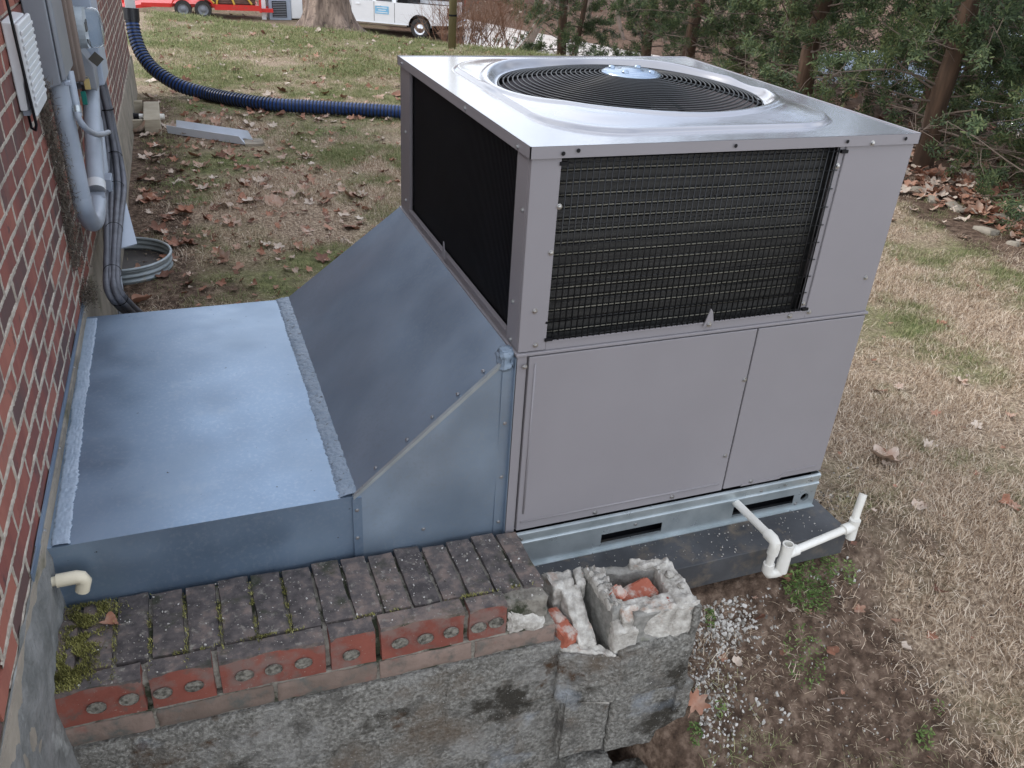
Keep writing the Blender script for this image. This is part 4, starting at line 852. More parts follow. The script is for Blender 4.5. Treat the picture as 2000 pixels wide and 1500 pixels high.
# ------------------------------------------------------------------ house wall
house = thing('brick_house_wall', tuple(wl3(2, -.1, -.1)), 'red brick side wall of the house with pale ragged mortar left of the duct', 'house')
LB, HB, CZ, JB = .203, .0567, .0667, .010
S0, S1_ = -2.2, 5.78; ZB0 = .385
variants = []
for k in range(6):
    b = MB(); b.rough(-.05, 0, -LB/2, LB/2, 0, HB, .0285, .0014, 30, k*7); 
    me = bpy.data.meshes.new('brick'); me.from_pydata(b.v, [], b.f); me.materials.append(M['brick']); me.set_sharp_from_angle(angle=R(50)); variants.append(me)
hb = MB(); hb.box(-.05, 0, -LB/2, LB/2, 0, HB)
cand = []
nr = int((2.75-ZB0)/CZ)
for r_ in range(nr):
    z = ZB0+r_*CZ; off = (LB+.012)/2*(r_ % 2); s = S0-off
    while s < S1_:
        if s+LB <= S1_+.01:
            c = wl3(s+LB/2, 0, z); f = inframe(c+Vector((0, 0, HB/2)), 10); cand.append((f[2] if f else 1e3+c.y, c, f is not None))
        s += LB+.012
cand.sort(key=lambda t: t[0])
rest = MB(); rest.M = None; yawm = Matrix.Rotation(math.atan2(-.018, .99984), 4, 'Z')
for i_, (d_, c, vis) in enumerate(cand):
    jo = random.uniform(-.0015, .002)
    if i_ < 300 and vis: inst(variants[i_ % 6], 'brick', c+WNRM*jo, house, (random.uniform(-.006, .006), 0, -.018))
    else:
        rest.M = Matrix.Translation(c+WNRM*jo) @ yawm; rest.box(-.05, 0, -LB/2, LB/2, 0, HB)
rest.M = None
tag(rest.build('brickwork', M['brick'], house), kind='stuff')
b = MB(); b.hexa([wl3(S0, -.20, ZB0-.01), wl3(S0, -.007, ZB0-.01), wl3(S1_, -.007, ZB0-.01), wl3(S1_, -.20, ZB0-.01)], [wl3(S0, -.20, 2.75), wl3(S0, -.007, 2.75), wl3(S1_, -.007, 2.75), wl3(S1_, -.20, 2.75)]); b.build('mortar', M['mortarw'], house)
b = MB()       # ragged squeezed-out mortar
def rag(a, c, half, seed, ups):
    L = (c-a).length; n_ = max(3, int(L/.007)); vs = []
    for i in range(n_+1):
        p = a.lerp(c, i/n_); w1 = half*(1+.7*noise.noise(Vector((i*.55, seed, 0)))+.4*noise.noise(Vector((i*1.7, seed, 0)))); w2 = half*(1+.7*noise.noise(Vector((i*.55, seed, 7)))+.4*noise.noise(Vector((i*1.7, seed, 8)))); h = .0015+.002*abs(noise.noise(Vector((i*.8, seed, 4))))
        vs += [p-ups*w1-WNRM*.004, p-ups*w1*.6+WNRM*h, p+ups*w2*.6+WNRM*h, p+ups*w2-WNRM*.004]
    b.add(vs, [(i*4+k, (i+1)*4+k, (i+1)*4+k+1, i*4+k+1) for i in range(n_) for k in range(3)])
for r_ in range(0, 16):
    z = ZB0+r_*CZ-JB/2
    rag(wl3(-1.9, 0, z), wl3(5.7, 0, z), .0072, r_*3.7, Vector((0, 0, 1)))
    off = (LB+.012)/2*(r_ % 2); s = S0-off
    while s < 5.7:
        if s > -1.9: rag(wl3(s-.006, 0, z+JB/2), wl3(s-.006, 0, z+CZ-JB/2), .0062, s*9+r_, WW)
        s += LB+.012
b.build('ragged_mortar', M['mortarw'], house)
# foundation and parging below the brick
b = MB(); b.rough(0, 1, -.22, .012, -.3, ZB0-.008, .06, .0, 5, 2)
b.v = [wl3(S0+(v.x)*(5.84-S0), v.y+.006*noise.noise(Vector((v.x*30, v.z*9, 0))), v.z) for v in b.v]; 
b.build('foundation', M['conc'], house, autosm=50)
b = MB(); vs = []; n1, n2 = 70, 22
for i in range(n1+1):
    s = -2.2+.80*i/n1
    for k in range(n2+1):
        z = -1.2+(1.585+.02*noise.noise(Vector((s*14, 0, 0))))*k/n2
        o_ = .018+.05*(1-S1(-.9, .2, z))+.012*noise.noise(Vector((s*5, z*5, 1)))+.006*noise.noise(Vector((s*22, z*22, 1))); 
        if i == n1: o_ = -.002
        if k == n2: o_ = .004
        vs.append(wl3(s, o_, z))
b.add(vs, [(i*(n2+1)+k, (i+1)*(n2+1)+k, (i+1)*(n2+1)+k+1, i*(n2+1)+k+1) for i in range(n1) for k in range(n2)])
b.build('parging', M['parge'], house, smooth=True)
b = MB(); b.rough(0, 1, -.2, .02, -1.3, -.29, .05, .0, 5, 2); b.v = [wl3(S0+v.x*(5.84-S0), v.y, v.z) for v in b.v]; b.build('foundation', M['parge'], house)
# ------------------------------------------------------------------ things on the house wall
def WM(s, z):   # local frame on the wall: x out of the wall, y along it, z up
    p = wl3(s, 0, z); return Matrix.Translation(p) @ yawm
pb = thing('grey_electrical_panel', tuple(wl3(.3, .06, 1.17)), 'tall grey electrical panel box beside the white plastic box on the brick wall', 'electrical box')
b = MB(); b.M = WM(0, 0)
b.hexa([(.002, .03, 1.165), (.074, .03, 1.19), (.074, .33, 1.19), (.002, .33, 1.165)], [(.002, .03, 1.95), (.074, .03, 1.95), (.074, .33, 1.95), (.002, .33, 1.95)]); b.build('cabinet', M['greybox'], pb, bevel=.006)
b = MB(); b.M = WM(0, 0); b.hexa([(.075, .034, 1.195), (.092, .040, 1.205), (.092, .322, 1.205), (.075, .326, 1.195)], [(.075, .034, 1.95), (.092, .040, 1.95), (.092, .322, 1.95), (.075, .326, 1.95)]); b.build('cover', M['greybox'], pb, bevel=.008)
b = MB(); b.M = WM(0, 0); b.box(.080, .100, .05, .08, 1.183, 1.198); b.build('latch', M['greybox2'], pb, bevel=.003)
bd = thing('backing_board', tuple(wl3(.75, .01, 1.1)), 'brown weathered board standing between the grey panel and the electric meter', 'board')
b = MB(); b.M = WM(0, 0); b.box(.002, .098, .36, .40, 1.14, 1.95); b.build('plank', M['woodb'], bd, bevel=.004)
b = MB(); b.M = WM(0, 0); b.box(.070, .112, .405, .47, 1.13, 1.95); b.build('plank', M['woodb'], bd, bevel=.008)
mt = thing('electric_meter', tuple(wl3(1.4, .06, .95)), 'round glass electric meter on a blue grey enamel box', 'electric meter')
b = MB(); b.M = WM(0, 0); b.box(.002, .05, .76, 1.06, 1.06, 1.95); b.build('meter_box', M['greybox'], mt, bevel=.006)
b = MB(); b.M = WM(0, 0); b.prism([(.04, 1.03), (.105, 1.0), (.105, 1.10), (.06, 1.18), (.04, 1.20)], .90, 1.07); b.build('lower_hood', M['greybox'], mt, bevel=.005)
b = MB(); b.M = WM(0, 0); b.hexa([(.002, 1.09, .97), (.125, 1.09, .99), (.125, 1.40, .99), (.002, 1.40, .97)], [(.002, 1.09, 1.95), (.125, 1.09, 1.95), (.125, 1.40, 1.95), (.002, 1.40, 1.95)]); b.build('rear_cabinet', M['greybox2'], mt, bevel=.008)
mc = Vector((.052, .90, 1.26)); b = MB(); b.M = WM(0, 0)
b.lathe([(.092, 0), (.092, .012), (.084, .016), (.084, .022)], mc, ax=(1, 0, 0), n=28); b.build('ring', M['galv'], mt, smooth=True)
b = MB(); b.M = WM(0, 0); b.lathe([(.083, .014), (.080, .09), (.074, .108), (.055, .116), (0, .118)], mc, ax=(1, 0, 0), n=32); b.build('glass_dome', M['meterglass'], mt, smooth=True)
b = MB(); b.M = WM(0, 0); b.lathe([(.070, .01), (.070, .05), (0, .05)], mc, ax=(1, 0, 0), n=24); b.build('dial', M['telwhite'], mt)
b = MB(); b.M = WM(0, 0); b.box(.103, .107, .87, .93, 1.25, 1.28); b.box(.103, .107, .86, .94, 1.21, 1.225); b.build('register', M['black'], mt)
b = MB(); b.M = WM(0, 0) @ Matrix.Translation((.122, .895, 1.135)) @ Matrix.Rotation(R(45), 4, 'Y'); b.box(-.022, .022, -.002, .001, -.022, .022); b.build('seal_tag', flat('dark_tag', (.06, .055, .045), .6), mt)
b = MB(); b.M = WM(0, 0) @ Matrix.Translation((.070, .89, 1.035)); b.box(-.012, .012, -.004, .004, -.025, .02); b.lathe([(.010, -.004), (.010, .004)], (0, 0, .02), ax=(0, 1, 0), n=10); b.build('padlock', flat('brass', (.62, .50, .22), .35, metal=.6), mt, bevel=.002)
b = MB(); b.M = WM(0, 0) @ Matrix.Translation((.050, .88, .985)); b.box(-.010, .010, -.012, .004, -.035, .02); b.build('ground_clamp', flat('green_clamp', (.0, .16, .13), .5), mt, bevel=.002)
tl = thing('telephone_box', tuple(wl3(-.5, .04, 1.2)), 'white plastic telephone box with ribbed cover and a black cable down its front', 'utility box')
def chain(poly): return [onwall(px, py, o_) for px, py, o_ in poly]
b = MB(); b.M = WM(0, 0)
b.prism([(.002, 1.195), (.024, 1.195), (.026, 1.27), (.034, 1.30), (.034, 1.44), (.002, 1.445)], -.40, -.17); b.build('case', M['telwhite'], tl, bevel=.005)
b = MB(); b.M = WM(0, 0)
b.box(.035, .049, -.41, -.16, 1.18, 1.44); b.build('cover', M['telwhite'], tl, bevel=.006)
for k in range(11):
    z = 1.21+k*.020
    b = MB(); b.M = WM(0, 0); b.box(.0495, .0535, -.413, -.17, z, z+.010); b.build('rib', M['telwhite'], tl, bevel=.0015)
b = MB(); b.M = WM(0, 0); b.box(.006, .024, -.38, -.32, 1.178, 1.194); b.build('cable_gland', M['greybox2'], tl)
cab = MB(); cab.M = WM(0, 0); cab.tube([(.030, -.418, 1.65), (.034, -.420, 1.47), (.037, -.421, 1.30), (.040, -.418, 1.16), (.034, -.410, 1.142), (.022, -.395, 1.145), (.015, -.36, 1.18)], .0042, 8)
tag(cab.build('black_cable', M['black'], smooth=True), 'black cable hanging over the white telephone box and looping under it', 'cable')
# big grey conduits, joined by a bend at the bottom
cn = thing('grey_conduit_loop', tuple(wl3(.4, .06, .6)), 'pair of thick grey plastic conduits joined in a U below the panel and the meter', 'conduit')
def wt(name, pts_, r, mat, parent, n_=14):
    b = MB(); b.M = WM(0, 0); b.tube(pts_, r, n_); return b.build(name, mat, parent, autosm=50)
def smooth_path(pts_, k=6):
    pts_ = [Vector(p) for p in pts_]; out = []
    for i in range(len(pts_)-1):
        p0 = pts_[max(i-1, 0)]; p1 = pts_[i]; p2 = pts_[i+1]; p3 = pts_[min(i+2, len(pts_)-1)]
        for t in range(k):
            u = t/k; out.append(.5*((2*p1)+(-p0+p2)*u+(2*p0-5*p1+4*p2-p3)*u*u+(-p0+3*p1-3*p2+p3)*u**3))
    out.append(pts_[-1]); return out
wt('conduit', [(.052, .12, 1.20), (.056, .12, .76)], .033, M['conduit'], cn, 20)
def pipe_w(name, pts_, r, mat, parent, n_=20): b = MB(); b.tube(pts_, r, n_); return b.build(name, mat, parent, autosm=50)
c2a, c2b = onwall(176, 158, .065), onwall(188, 372, .060)
low1 = wl3(.12, .056, .77); low2 = c2b+(c2b-c2a).normalized()*.02
pipe_w('bend', smooth_path([low1, low1+Vector((.001, .01, -.05)), low1.lerp(low2, .28)+Vector((0, 0, -.105)), low1.lerp(low2, .62)+Vector((0, 0, -.10)), low2+Vector((0, -.01, -.03)), low2]), .0345, M['conduit'], cn)
pipe_w('collar', [c2b.lerp(c2a, .07), c2b], .0385, M['telwhite'], cn)
pipe_w('conduit', [c2b, c2a], .036, M['conduit'], cn)
th = thing('thin_grey_conduit', tuple(wl3(.4, .1, .9)), 'thin grey flexible conduit curving sideways across the thick grey conduits', 'conduit')
wt('straight', [(.090, .18, 1.21), (.094, .15, 1.06)], .014, M['conduit'], th)
pipe_w('curve', smooth_path([onwall(150, 212, .098), onwall(154, 232, .10), onwall(170, 253, .115), onwall(192, 263, .12), onwall(212, 258, .11)]), .011, M['conduit'], th)
pipe_w('connector', [onwall(149, 206, .098), onwall(151, 219, .098)], .016, M['galv'], th)
sp = thing('small_grey_conduit', tuple(wl3(2.2, .05, .2)), 'small grey conduit running down the foundation behind the thick ones', 'conduit')
wt('conduit', [(.04, 1.5, .93), (.045, 1.3, .70), (.05, .95, .35), (.055, .75, .0)], .020, M['conduit'], sp)
wt('conduit', [(.07, 1.55, .93), (.075, 1.4, .70), (.08, 1.2, .35)], .012, M['conduit'], sp)
b = MB(); b.M = WM(0, 0); b.box(.03, .085, 1.0, 1.12, .42, .58); b.build('junction_box', M['greybox2'], sp, bevel=.004)
wt('clamp', [(.05, .80, .12), (.065, .74, .10), (.03, .72, .09)], .008, M['conduit'], sp)
# bundle of flexible whips tied together
def px3(l): return [onwall(a, c, o_) for a, c, o_ in l]
bun = thing('flexible_conduit_bundle', tuple(wl3(.9, .08, .0)), 'bundle of dark grey ribbed flexible conduits strapped together from the meter down behind the duct', 'conduit')
B0 = px3([(192, 150, .075), (205, 200, .085), (216, 255, .09), (224, 305, .095), (228, 360, .10), (225, 410, .10), (222, 470, .10), (220, 520, .10), (223, 565, .11), (250, 600, .14), (300, 640, .18)])
P_ = smooth_path(B0, 8)
offs = [(-.010, .014), (.016, .008), (.004, -.016), (-.022, -.014)]
for k, (ou, ov) in enumerate(offs):
    pts_ = []
    for i, p in enumerate(P_):
        t = i/len(P_); sp_ = 1+1.0*math.exp(-((t-.42)/.13)**2)
        pts_.append(p+WNRM*ou*sp_+WW*ov*sp_*1.2+Vector((0, 0, .0)))
    b = MB(); dens = []
    for i in range(len(pts_)-1):
        for q_ in range(7): dens.append(pts_[i].lerp(pts_[i+1], q_/7))
    b.tube(dens, [(.0125 if i % 2 else .0138) for i in range(len(dens))], 10); b.build('whip', M['flex'], bun, smooth=True)
for i in (10, 24, 33, 45, 58, 68):
    if i < len(P_)-1:
        b = MB(); t = (P_[i+1]-P_[i]).normalized(); b.lathe([(.034, -.003), (.036, 0), (.034, .003)], P_[i], ax=t, n=20); b.build('cable_tie', M['black'], bun, smooth=True)
# dead vine / cobweb debris beside the conduit
b = MB(); b.M = WM(0, 0)
for _ in range(3600):
    t = random.random(); z = .56+t*.66; y = -.02+.0*t+random.gauss(0, .032)+.03*math.sin(z*9); o_ = abs(random.gauss(.015, .016)); d = Vector((random.gauss(0, .5), random.gauss(0, .7), random.gauss(0, 1))).normalized()*random.uniform(.008, .034); p = Vector((o_, y, z)); w_ = d.orthogonal().normalized()*.0013
    b.add([p-w_, p+w_, p+d+Vector((0, random.gauss(0, .003), 0))], [(0, 1, 2)])
tag(b.build('dead_vine', M['needle']), 'dusty dead vine fibres clinging to the brick beside the thick grey conduit', 'dead plant', kind='stuff')
b = MB(); b.M = WM(0, 0)
for _ in range(700):
    z = .40+abs(random.gauss(0, .03)); y = random.gauss(.0, .05)+.02; o_ = abs(random.gauss(.02, .02)); d = Vector((random.gauss(0, .5), random.gauss(0, .7), random.gauss(0, .5))).normalized()*random.uniform(.006, .02); p = Vector((o_, y, z)); w_ = d.orthogonal().normalized()*.0018
    b.add([p-w_, p+w_, p+d], [(0, 1, 2)])
tag(b.build('dirt_clump', M['needle']), 'brown clump of dirt and fibres where the duct flange meets the wall', 'debris', kind='stuff')
# ------------------------------------------------------------------ half round tub
tb = thing('window_well', tuple(gp(285, 500)), 'half round galvanised window well ring standing by the house wall', 'window well')
cL = onz(240, 470, .06); tcx, tcy, tr_ = -1.17, 3.03, .255
gz0 = gzf(tcx+.2, tcy)
def arc(r0, r1, z0, z1, mat, name, wv=True):
    prof = [(r0, z0), (r1, z0), (r1, z1), (r0, z1), (r0, z0)]
    b = MB(); b.lathe(prof, (tcx, tcy, 0), n=40, a0=0, a1=2*math.pi); return b.build(name, mat, tb, autosm=40)
prof = [(tr_, gz0-.02)]+[(tr_+.006*math.sin(k*1.4), gz0+.0065*k) for k in range(12)]
b = MB(); b.lathe(prof, (tcx, tcy, 0), n=48); b.lathe([(p[0]-.003, p[1]) for p in prof], (tcx, tcy, 0), n=48); b.build('wall', M['dullgalv'], tb, smooth=True)
b = MB(); b.tube([(tcx+tr_*math.cos(a), tcy+tr_*math.sin(a), gz0+.078) for a in [2*math.pi*k/48 for k in range(49)]], .009, 8, caps=False); b.build('rolled_rim', M['dullgalv'], tb, smooth=True)
b = MB(); b.lathe([(tr_-.006, gz0+.012), (0, gz0+.010)], (tcx, tcy, 0), n=32); b.build('floor', flat('dark_well_bottom', (.035, .03, .028), .4, k=.4, scale=8), tb)  # well floor in a mottled dark brown
b = MB(); p0 = onwall(245, 400, .14); p1 = onwall(262, 478, .17); b.sheet([p0+Vector((-.05, 0, 0)), p0+Vector((.0, .05, 0)), p1+Vector((.012, .0, 0)), p1+Vector((-.06, -.05, 0))], .006)
tag(b.build('metal_flashing', M['greybox2'], bevel=.001), 'pointed grey sheet metal strip leaning beside the cable bundle', 'sheet metal')
# ------------------------------------------------------------------ corrugated hose and white downspout
hs = thing('corrugated_drain_hose', (0, 6.8, 0), 'dark blue corrugated drain hose curving from the downspout across the lawn', 'hose')
ctl = [Vector((-1.02, 7.45, .95)), Vector((-1.01, 7.42, .72)), Vector((-.98, 7.33, .48)), Vector((-.90, 7.18, .25)), Vector((-.72, 7.0, .12))]
hp = [gp(390, 196), gp(450, 208), gp(600, 218), gp(720, 222), gp(800, 226)]
ctl = []
Lw = [(254, 30, 6.05, .88), ]
gq = gp(407, 197); y00 = gq.y
for (px, py, dy) in ((256, 22, .50), (258, 42, .49), (264, 72, .45), (275, 102, .38), (296, 131, .28), (325, 153, .17), (358, 170, .08)): ctl.append(ony(px, py, y00+dy))
for (px, py) in ((407, 185), (460, 196), (530, 206), (600, 210), (687, 215), (775, 220), (880, 226)): ctl.append(gp(px, py+13)+Vector((0, 0, .070)))
hpth = smooth_path(ctl, 16); dens = []
acc = 0; step = .011; last = hpth[0]; dens.append(last)
for p in hpth[1:]:
    while (p-last).length > step: last = last+(p-last).normalized()*step; dens.append(last)
b = MB(); b.tube(dens, [(.060 if (i % 3) else .055) for i in range(len(dens))], 18); b.build('outer_rib', M['hose'], hs, smooth=True)
hm = MB(); 
for i in range(2, len(dens)-1, 3):
    t = (dens[i+1]-dens[i-1]).normalized(); hm.lathe([(.056, -.0065), (.0655, -.0045), (.066, 0), (.0655, .0045), (.056, .0065)], dens[i]+t*.005, ax=t, n=18)
tag(hm.build('spiral_rib', M['hose2'], hs, autosm=50), kind='stuff')
b = MB(); t = (dens[0]-dens[6]).normalized(); b.tube([dens[0]-t*.08, dens[0]+t*.03], .071, 18); b.build('cuff', M['hose2'], hs, autosm=40)
ds = thing('white_downspout', tuple(dens[0]), 'white rectangular downspout at the far corner of the brick wall', 'downspout')
b = MB(); c = dens[0]; b.box(c.x-.045, c.x+.045, c.y-.035, c.y+.035, c.z+.01, c.z+1.6); b.build('pipe', M['telwhite'], ds, bevel=.008)
# ------------------------------------------------------------------ lumber frame and splash trough
lf = thing('lumber_frame', tuple(gp(285, 258)), 'short weathered lumber pieces boxed round a white pipe against the foundation', 'lumber')
q0 = gp(300, 258); zg = gzf(q0.x, q0.y)-.01
lx = q0.x-.20; ly = q0.y
for (x0, x1, y0_, y1_, h0, h1) in ((lx-.17, lx+.13, ly+.0, ly+.045, 0, .11), (lx-.17, lx+.13, ly+.55, ly+.60, 0, .15), (lx+.135, lx+.265, ly-.05, ly+.66, 0, .125)):
    b = MB(); b.box(x0, x1, y0_, y1_, zg+h0, zg+h1); b.build('plank', M['wood'], lf, bevel=.006)
b = MB(); b.tube([(lx-.10, ly+.22, zg+.095), (lx+.30, ly+.20, zg+.09)], .024, 14); b.build('white_pipe', M['pvc'], lf, autosm=40)
b = MB(); b.tube([(lx+.02, ly+.215, zg+.095), (lx+.10, ly+.21, zg+.094)], .028, 14); b.build('black_coupling', M['black'], lf, autosm=40)
gt = thing('splash_trough', tuple(gp(400, 262)), 'pale aluminium gutter piece lying as a splash trough on the lawn', 'gutter')
A_ = gp(328, 262); B_ = gp(480, 285); A2 = gp(330, 238); dv = (B_-A_); dv.z = 0; L_ = dv.length; dv.normalize(); sv = Vector((-dv.y, dv.x, 0)); wd = .13
def gpnt(u, v, z): p = A_+dv*u+sv*v; return Vector((p.x, p.y, gzf(p.x, p.y)+z))
for nm, prof in (('trough_floor', [(0, .012), (wd, .012)]), ('trough_side', [(0, .012), (-.012, .075)]), ('trough_side', [(wd, .012), (wd+.015, .085)])):
    b = MB(); (v0, z0), (v1, z1) = prof; e1 = L_-(.05 if nm == 'trough_side' else 0)
    b.sheet([gpnt(0, v0, z0), gpnt(L_, v0, z0), gpnt(e1, v1, z1), gpnt(0, v1, z1)], .003); b.build(nm, M['gutter'], gt)
b = MB(); fs_ = gp(492, 278); b.rough(fs_.x-.07, fs_.x+.10, fs_.y-.12, fs_.y+.10, fs_.z-.01, fs_.z+.018, .03, .008, 9, 3); tag(b.build('flat_stone', M['conc'], autosm=50), 'small flat pale stone at the mouth of the splash trough', 'stone')
# ------------------------------------------------------------------ vehicles and far things
def frame_at(p, yaw): return Matrix.Translation(p) @ Matrix.Rotation(yaw, 4, 'Z')
def low(px, py, d): p = atd(px, py, d); return Vector((p.x, p.y, gzf(p.x, p.y)))
vdir = Vector((AX_F.x, AX_F.y, 0)).normalized()
def wheel(parent, Mx, x, y, r, w, side, rim=None):
    b = MB(); b.M = Mx; b.lathe([(r*.62, -w/2), (r*.93, -w/2), (r, -w*.3), (r, w*.3), (r*.93, w/2), (r*.62, w/2)], (x, y, r), ax=(0, 1, 0), n=24)
    t = b.build('wheel', M['tyre'], parent, autosm=40)
    b = MB(); b.M = Mx; b.lathe([(r*.62, side*w/2*.9), (r*.55, side*w/2*.5), (r*.3, side*w/2*.55), (r*.22, side*w/2*1.05), (0, side*w/2*1.05)], (x, y, r), ax=(0, 1, 0), n=20); b.build('rim', rim or M['chrome'], t, smooth=True)
# pickup: x forward, y left, origin under rear axle
def pickup(name, Mx, label, paint, dual=True, extras=True):
    T_ = thing(name, tuple(Mx.translation), label, 'pickup truck')
    def P(b, nm, mat, par=T_, **k): b.M = None; return b.build(nm, mat, par, **k)
    def B(): b = MB(); b.M = Mx; return b
    hw = .98
    # body side profile with wheel arches
    def arch(cx, r, n_=10): return [(cx+r*math.cos(a), .46+r*math.sin(a)) for a in [math.pi*k/n_ for k in range(n_+1)]]
    prof = [(-1.32, .62), (-.50, .56)]+[p for p in arch(0, .50)[::-1]]+[(.50, .50), (3.35, .48)]+[p for p in arch(3.86, .50)[::-1]]+[(4.9, .55), (4.95, 1.15), (3.45, 1.30), (-1.30, 1.38)]
    for sgn in (-1, 1):
        b = B(); b.prism(prof, sgn*hw, sgn*(hw-.06)); P(b, 'body_side', paint)
    b = B(); b.box(-1.24, 1.0, -hw+.06, hw-.06, .85, .90); P(b, 'bed_floor', M['darkpaint'])
    b = B(); b.box(1.0, 4.93, -hw+.06, hw-.06, .55, 1.20); P(b, 'body', paint)
    b = B(); b.hexa([(1.02, -hw+.02, 1.30), (3.55, -hw+.02, 1.28), (3.55, hw-.02, 1.28), (1.02, hw-.02, 1.30)], [(1.12, -hw+.16, 1.94), (2.95, -hw+.16, 1.94), (2.95, hw-.16, 1.94), (1.12, hw-.16, 1.94)]); cab_ = P(b, 'cab', paint, bevel=.03)
    for sgn in (-1, 1):
        for x0, x1 in ((1.22, 1.92), (2.08, 2.95)):
            b = B(); y0_ = sgn*(hw-.014); y1_ = sgn*(hw-.135)
            b.hexa([(x0, y0_, 1.36), (x1+.12*(x0 > 2), y0_, 1.36), (x1+.12*(x0 > 2), y0_+sgn*.012, 1.36), (x0, y0_+sgn*.012, 1.36)], [(x0, y1_, 1.86), (x1-.15*(x0 > 2), y1_, 1.86), (x1-.15*(x0 > 2), y1_+sgn*.012, 1.86), (x0, y1_+sgn*.012, 1.86)]); P(b, 'window', M['glass'])
        for x in (1.10, 2.0, 3.02):
            b = B(); b.box(x-.008, x+.008, sgn*hw-.003, sgn*hw+.003, .56, 1.32); P(b, 'door_seam', M['black'])
        for x in (1.82, 2.72):
            b = B(); b.box(x-.10, x+.08, sgn*hw-.002, sgn*hw+.03, 1.16, 1.20); P(b, 'door_handle', paint)
        b = B(); b.box(.55, 3.3, sgn*hw-.10, sgn*hw+.05, .44, .50); P(b, 'running_board', M['chrome'])
    b = B(); b.box(-1.34, -1.26, -hw+.08, hw-.08, .80, 1.38); tg = P(b, 'tailgate', paint, bevel=.02)
    b = B(); b.box(-1.36, -1.335, -.12, .12, 1.22, 1.28); P(b, 'tailgate_handle', M['black'], tg)
    b = B(); b.box(-1.56, -1.30, -hw+.03, hw-.03, .52, .72); P(b, 'bumper', M['chrome'], bevel=.03)
    for sgn in (-1, 1):
        b = B(); b.box(-1.345, -1.20, sgn*(hw-.075), sgn*(hw+.012), .88, 1.30); P(b, 'tail_light', M['redlens'] if extras is False else flat('smoked_lens', (.10, .03, .03), .15))
    b = B(); b.box(-1.2, 4.8, -.6, .6, .40, .60); P(b, 'chassis', M['black'])
    b = B(); b.box(.55, .98, -hw+.08, hw-.08, 1.18, 1.50); P(b, 'tool_box', M['black'], bevel=.02)
    b = B(); b.box(-1.28, 1.0, -hw-.0, -hw+.08, 1.375, 1.40); b.box(-1.28, 1.0, hw-.08, hw, 1.375, 1.40); P(b, 'bed_rail', M['black'])
    for sgn in (-1, 1):
        wheel(T_, Mx, 0, sgn*(hw-.12), .41, .24, sgn); wheel(T_, Mx, 3.86, sgn*(hw-.12), .41, .24, sgn)
    return T_
wp = atd(821, 74, 36.0); wp.z = wp.z; zt = wp.z
PLATZ = gzf(wp.x, wp.y)
# slide along the view ray until the ray meets the lower level
wp = gplow(821, 76); right = Vector((AX_R.x, AX_R.y, 0)).normalized()
dlook = (Vector((wp.x, wp.y, 0))-Vector((CAM.x, CAM.y, 0))).normalized(); perp = Vector((dlook.y, -dlook.x, 0))
fwd = -(perp*math.cos(R(17))) + dlook*math.sin(R(17)); yaw = math.atan2(fwd.y, fwd.x)
leftv = Vector((-fwd.y, fwd.x, 0)); org = Vector((wp.x, wp.y, 0)) - leftv*(.86 if leftv.dot(dlook) < 0 else -.86)
org.z = gzf(org.x, org.y)
pk = pickup('white_pickup', frame_at(org, yaw), 'white four door pickup truck parked beyond the lawn beside the tree', M['whitepaint'])
sgnn = 1 if leftv.dot(dlook) < 0 else -1
b = MB(); b.M = frame_at(org, yaw); b.box(1.35, 1.95, sgnn*.985, sgnn*.992, .86, 1.16); b.M = None; dsg = b.build('door_sign', flat('blue_sign', (.22, .50, .72), .4), pk)
b = MB(); b.M = frame_at(org, yaw)
for k, (a, c) in enumerate(((1.42, 1.88), (1.48, 1.82), (1.40, 1.90))): b.box(a, c, sgnn*.992, sgnn*.996, 1.08-.09*k, 1.11-.09*k)
b.M = None; b.build('sign_lines', M['whitepaint'], dsg)
p2 = org + dlook*3.3 + perp*.3; p2.z = gzf(p2.x, p2.y)
pickup('dark_pickup', frame_at(p2, yaw+.05), 'black pickup truck parked behind the white one with a red tail light', M['darkpaint'], extras=False)
# trailer
c1 = gplow(360, 36); c2 = gplow(399, 37); c1.z = c2.z = 0
tdir = (c2-c1).normalized(); ty = math.atan2(tdir.y, tdir.x)
torg = (c1+c2)/2; torg.z = gzf(torg.x, torg.y); Tm = frame_at(torg, ty)
trl = thing('red_equipment_trailer', tuple(torg), 'red twin axle flatbed trailer with strapped load beyond the lawn', 'trailer')
def TB(): b = MB(); b.M = Tm; return b
hwt = (c2-c1).length/2
for sgn in (-1, 1):
    yy = 0 if sgn < 0 else 2.0
    for x in (-hwt, hwt): wheel(trl, Tm, x, yy, .36, .22, -1 if sgn < 0 else 1, rim=M['greybox'])
    b = TB(); n_ = 12; prof = [(-hwt-.46+0, .42)]+[(-hwt+.46*math.cos(a), .40+.44*math.sin(a)) for a in [math.pi-math.pi*k/14*1.0 for k in range(0, 10)]]+[(hwt+.46*math.cos(a), .40+.44*math.sin(a)) for a in [math.pi-math.pi*k/14 for k in range(5, 15)]]
    inner = [(x, z) for x, z in prof]; vs = []
    y0_, y1_ = yy-.14, yy+.14
    for x, z in inner: vs += [(x, y0_, z), (x, y1_, z)]
    b.add(vs, [(2*i, 2*i+1, 2*i+3, 2*i+2) for i in range(len(inner)-1)])
    for i in range(len(inner)-1):
        (xa, za), (xb, zb) = inner[i], inner[i+1]; b.hexa([(xa, y0_, za-.03), (xb, y0_, zb-.03), (xb, y0_+.01, zb-.03), (xa, y0_+.01, za-.03)], [(xa, y0_, za+.07), (xb, y0_, zb+.07), (xb, y0_+.01, zb+.07), (xa, y0_+.01, za+.07)])
    b.M = None; b.build('fender', M['redpaint'], trl)
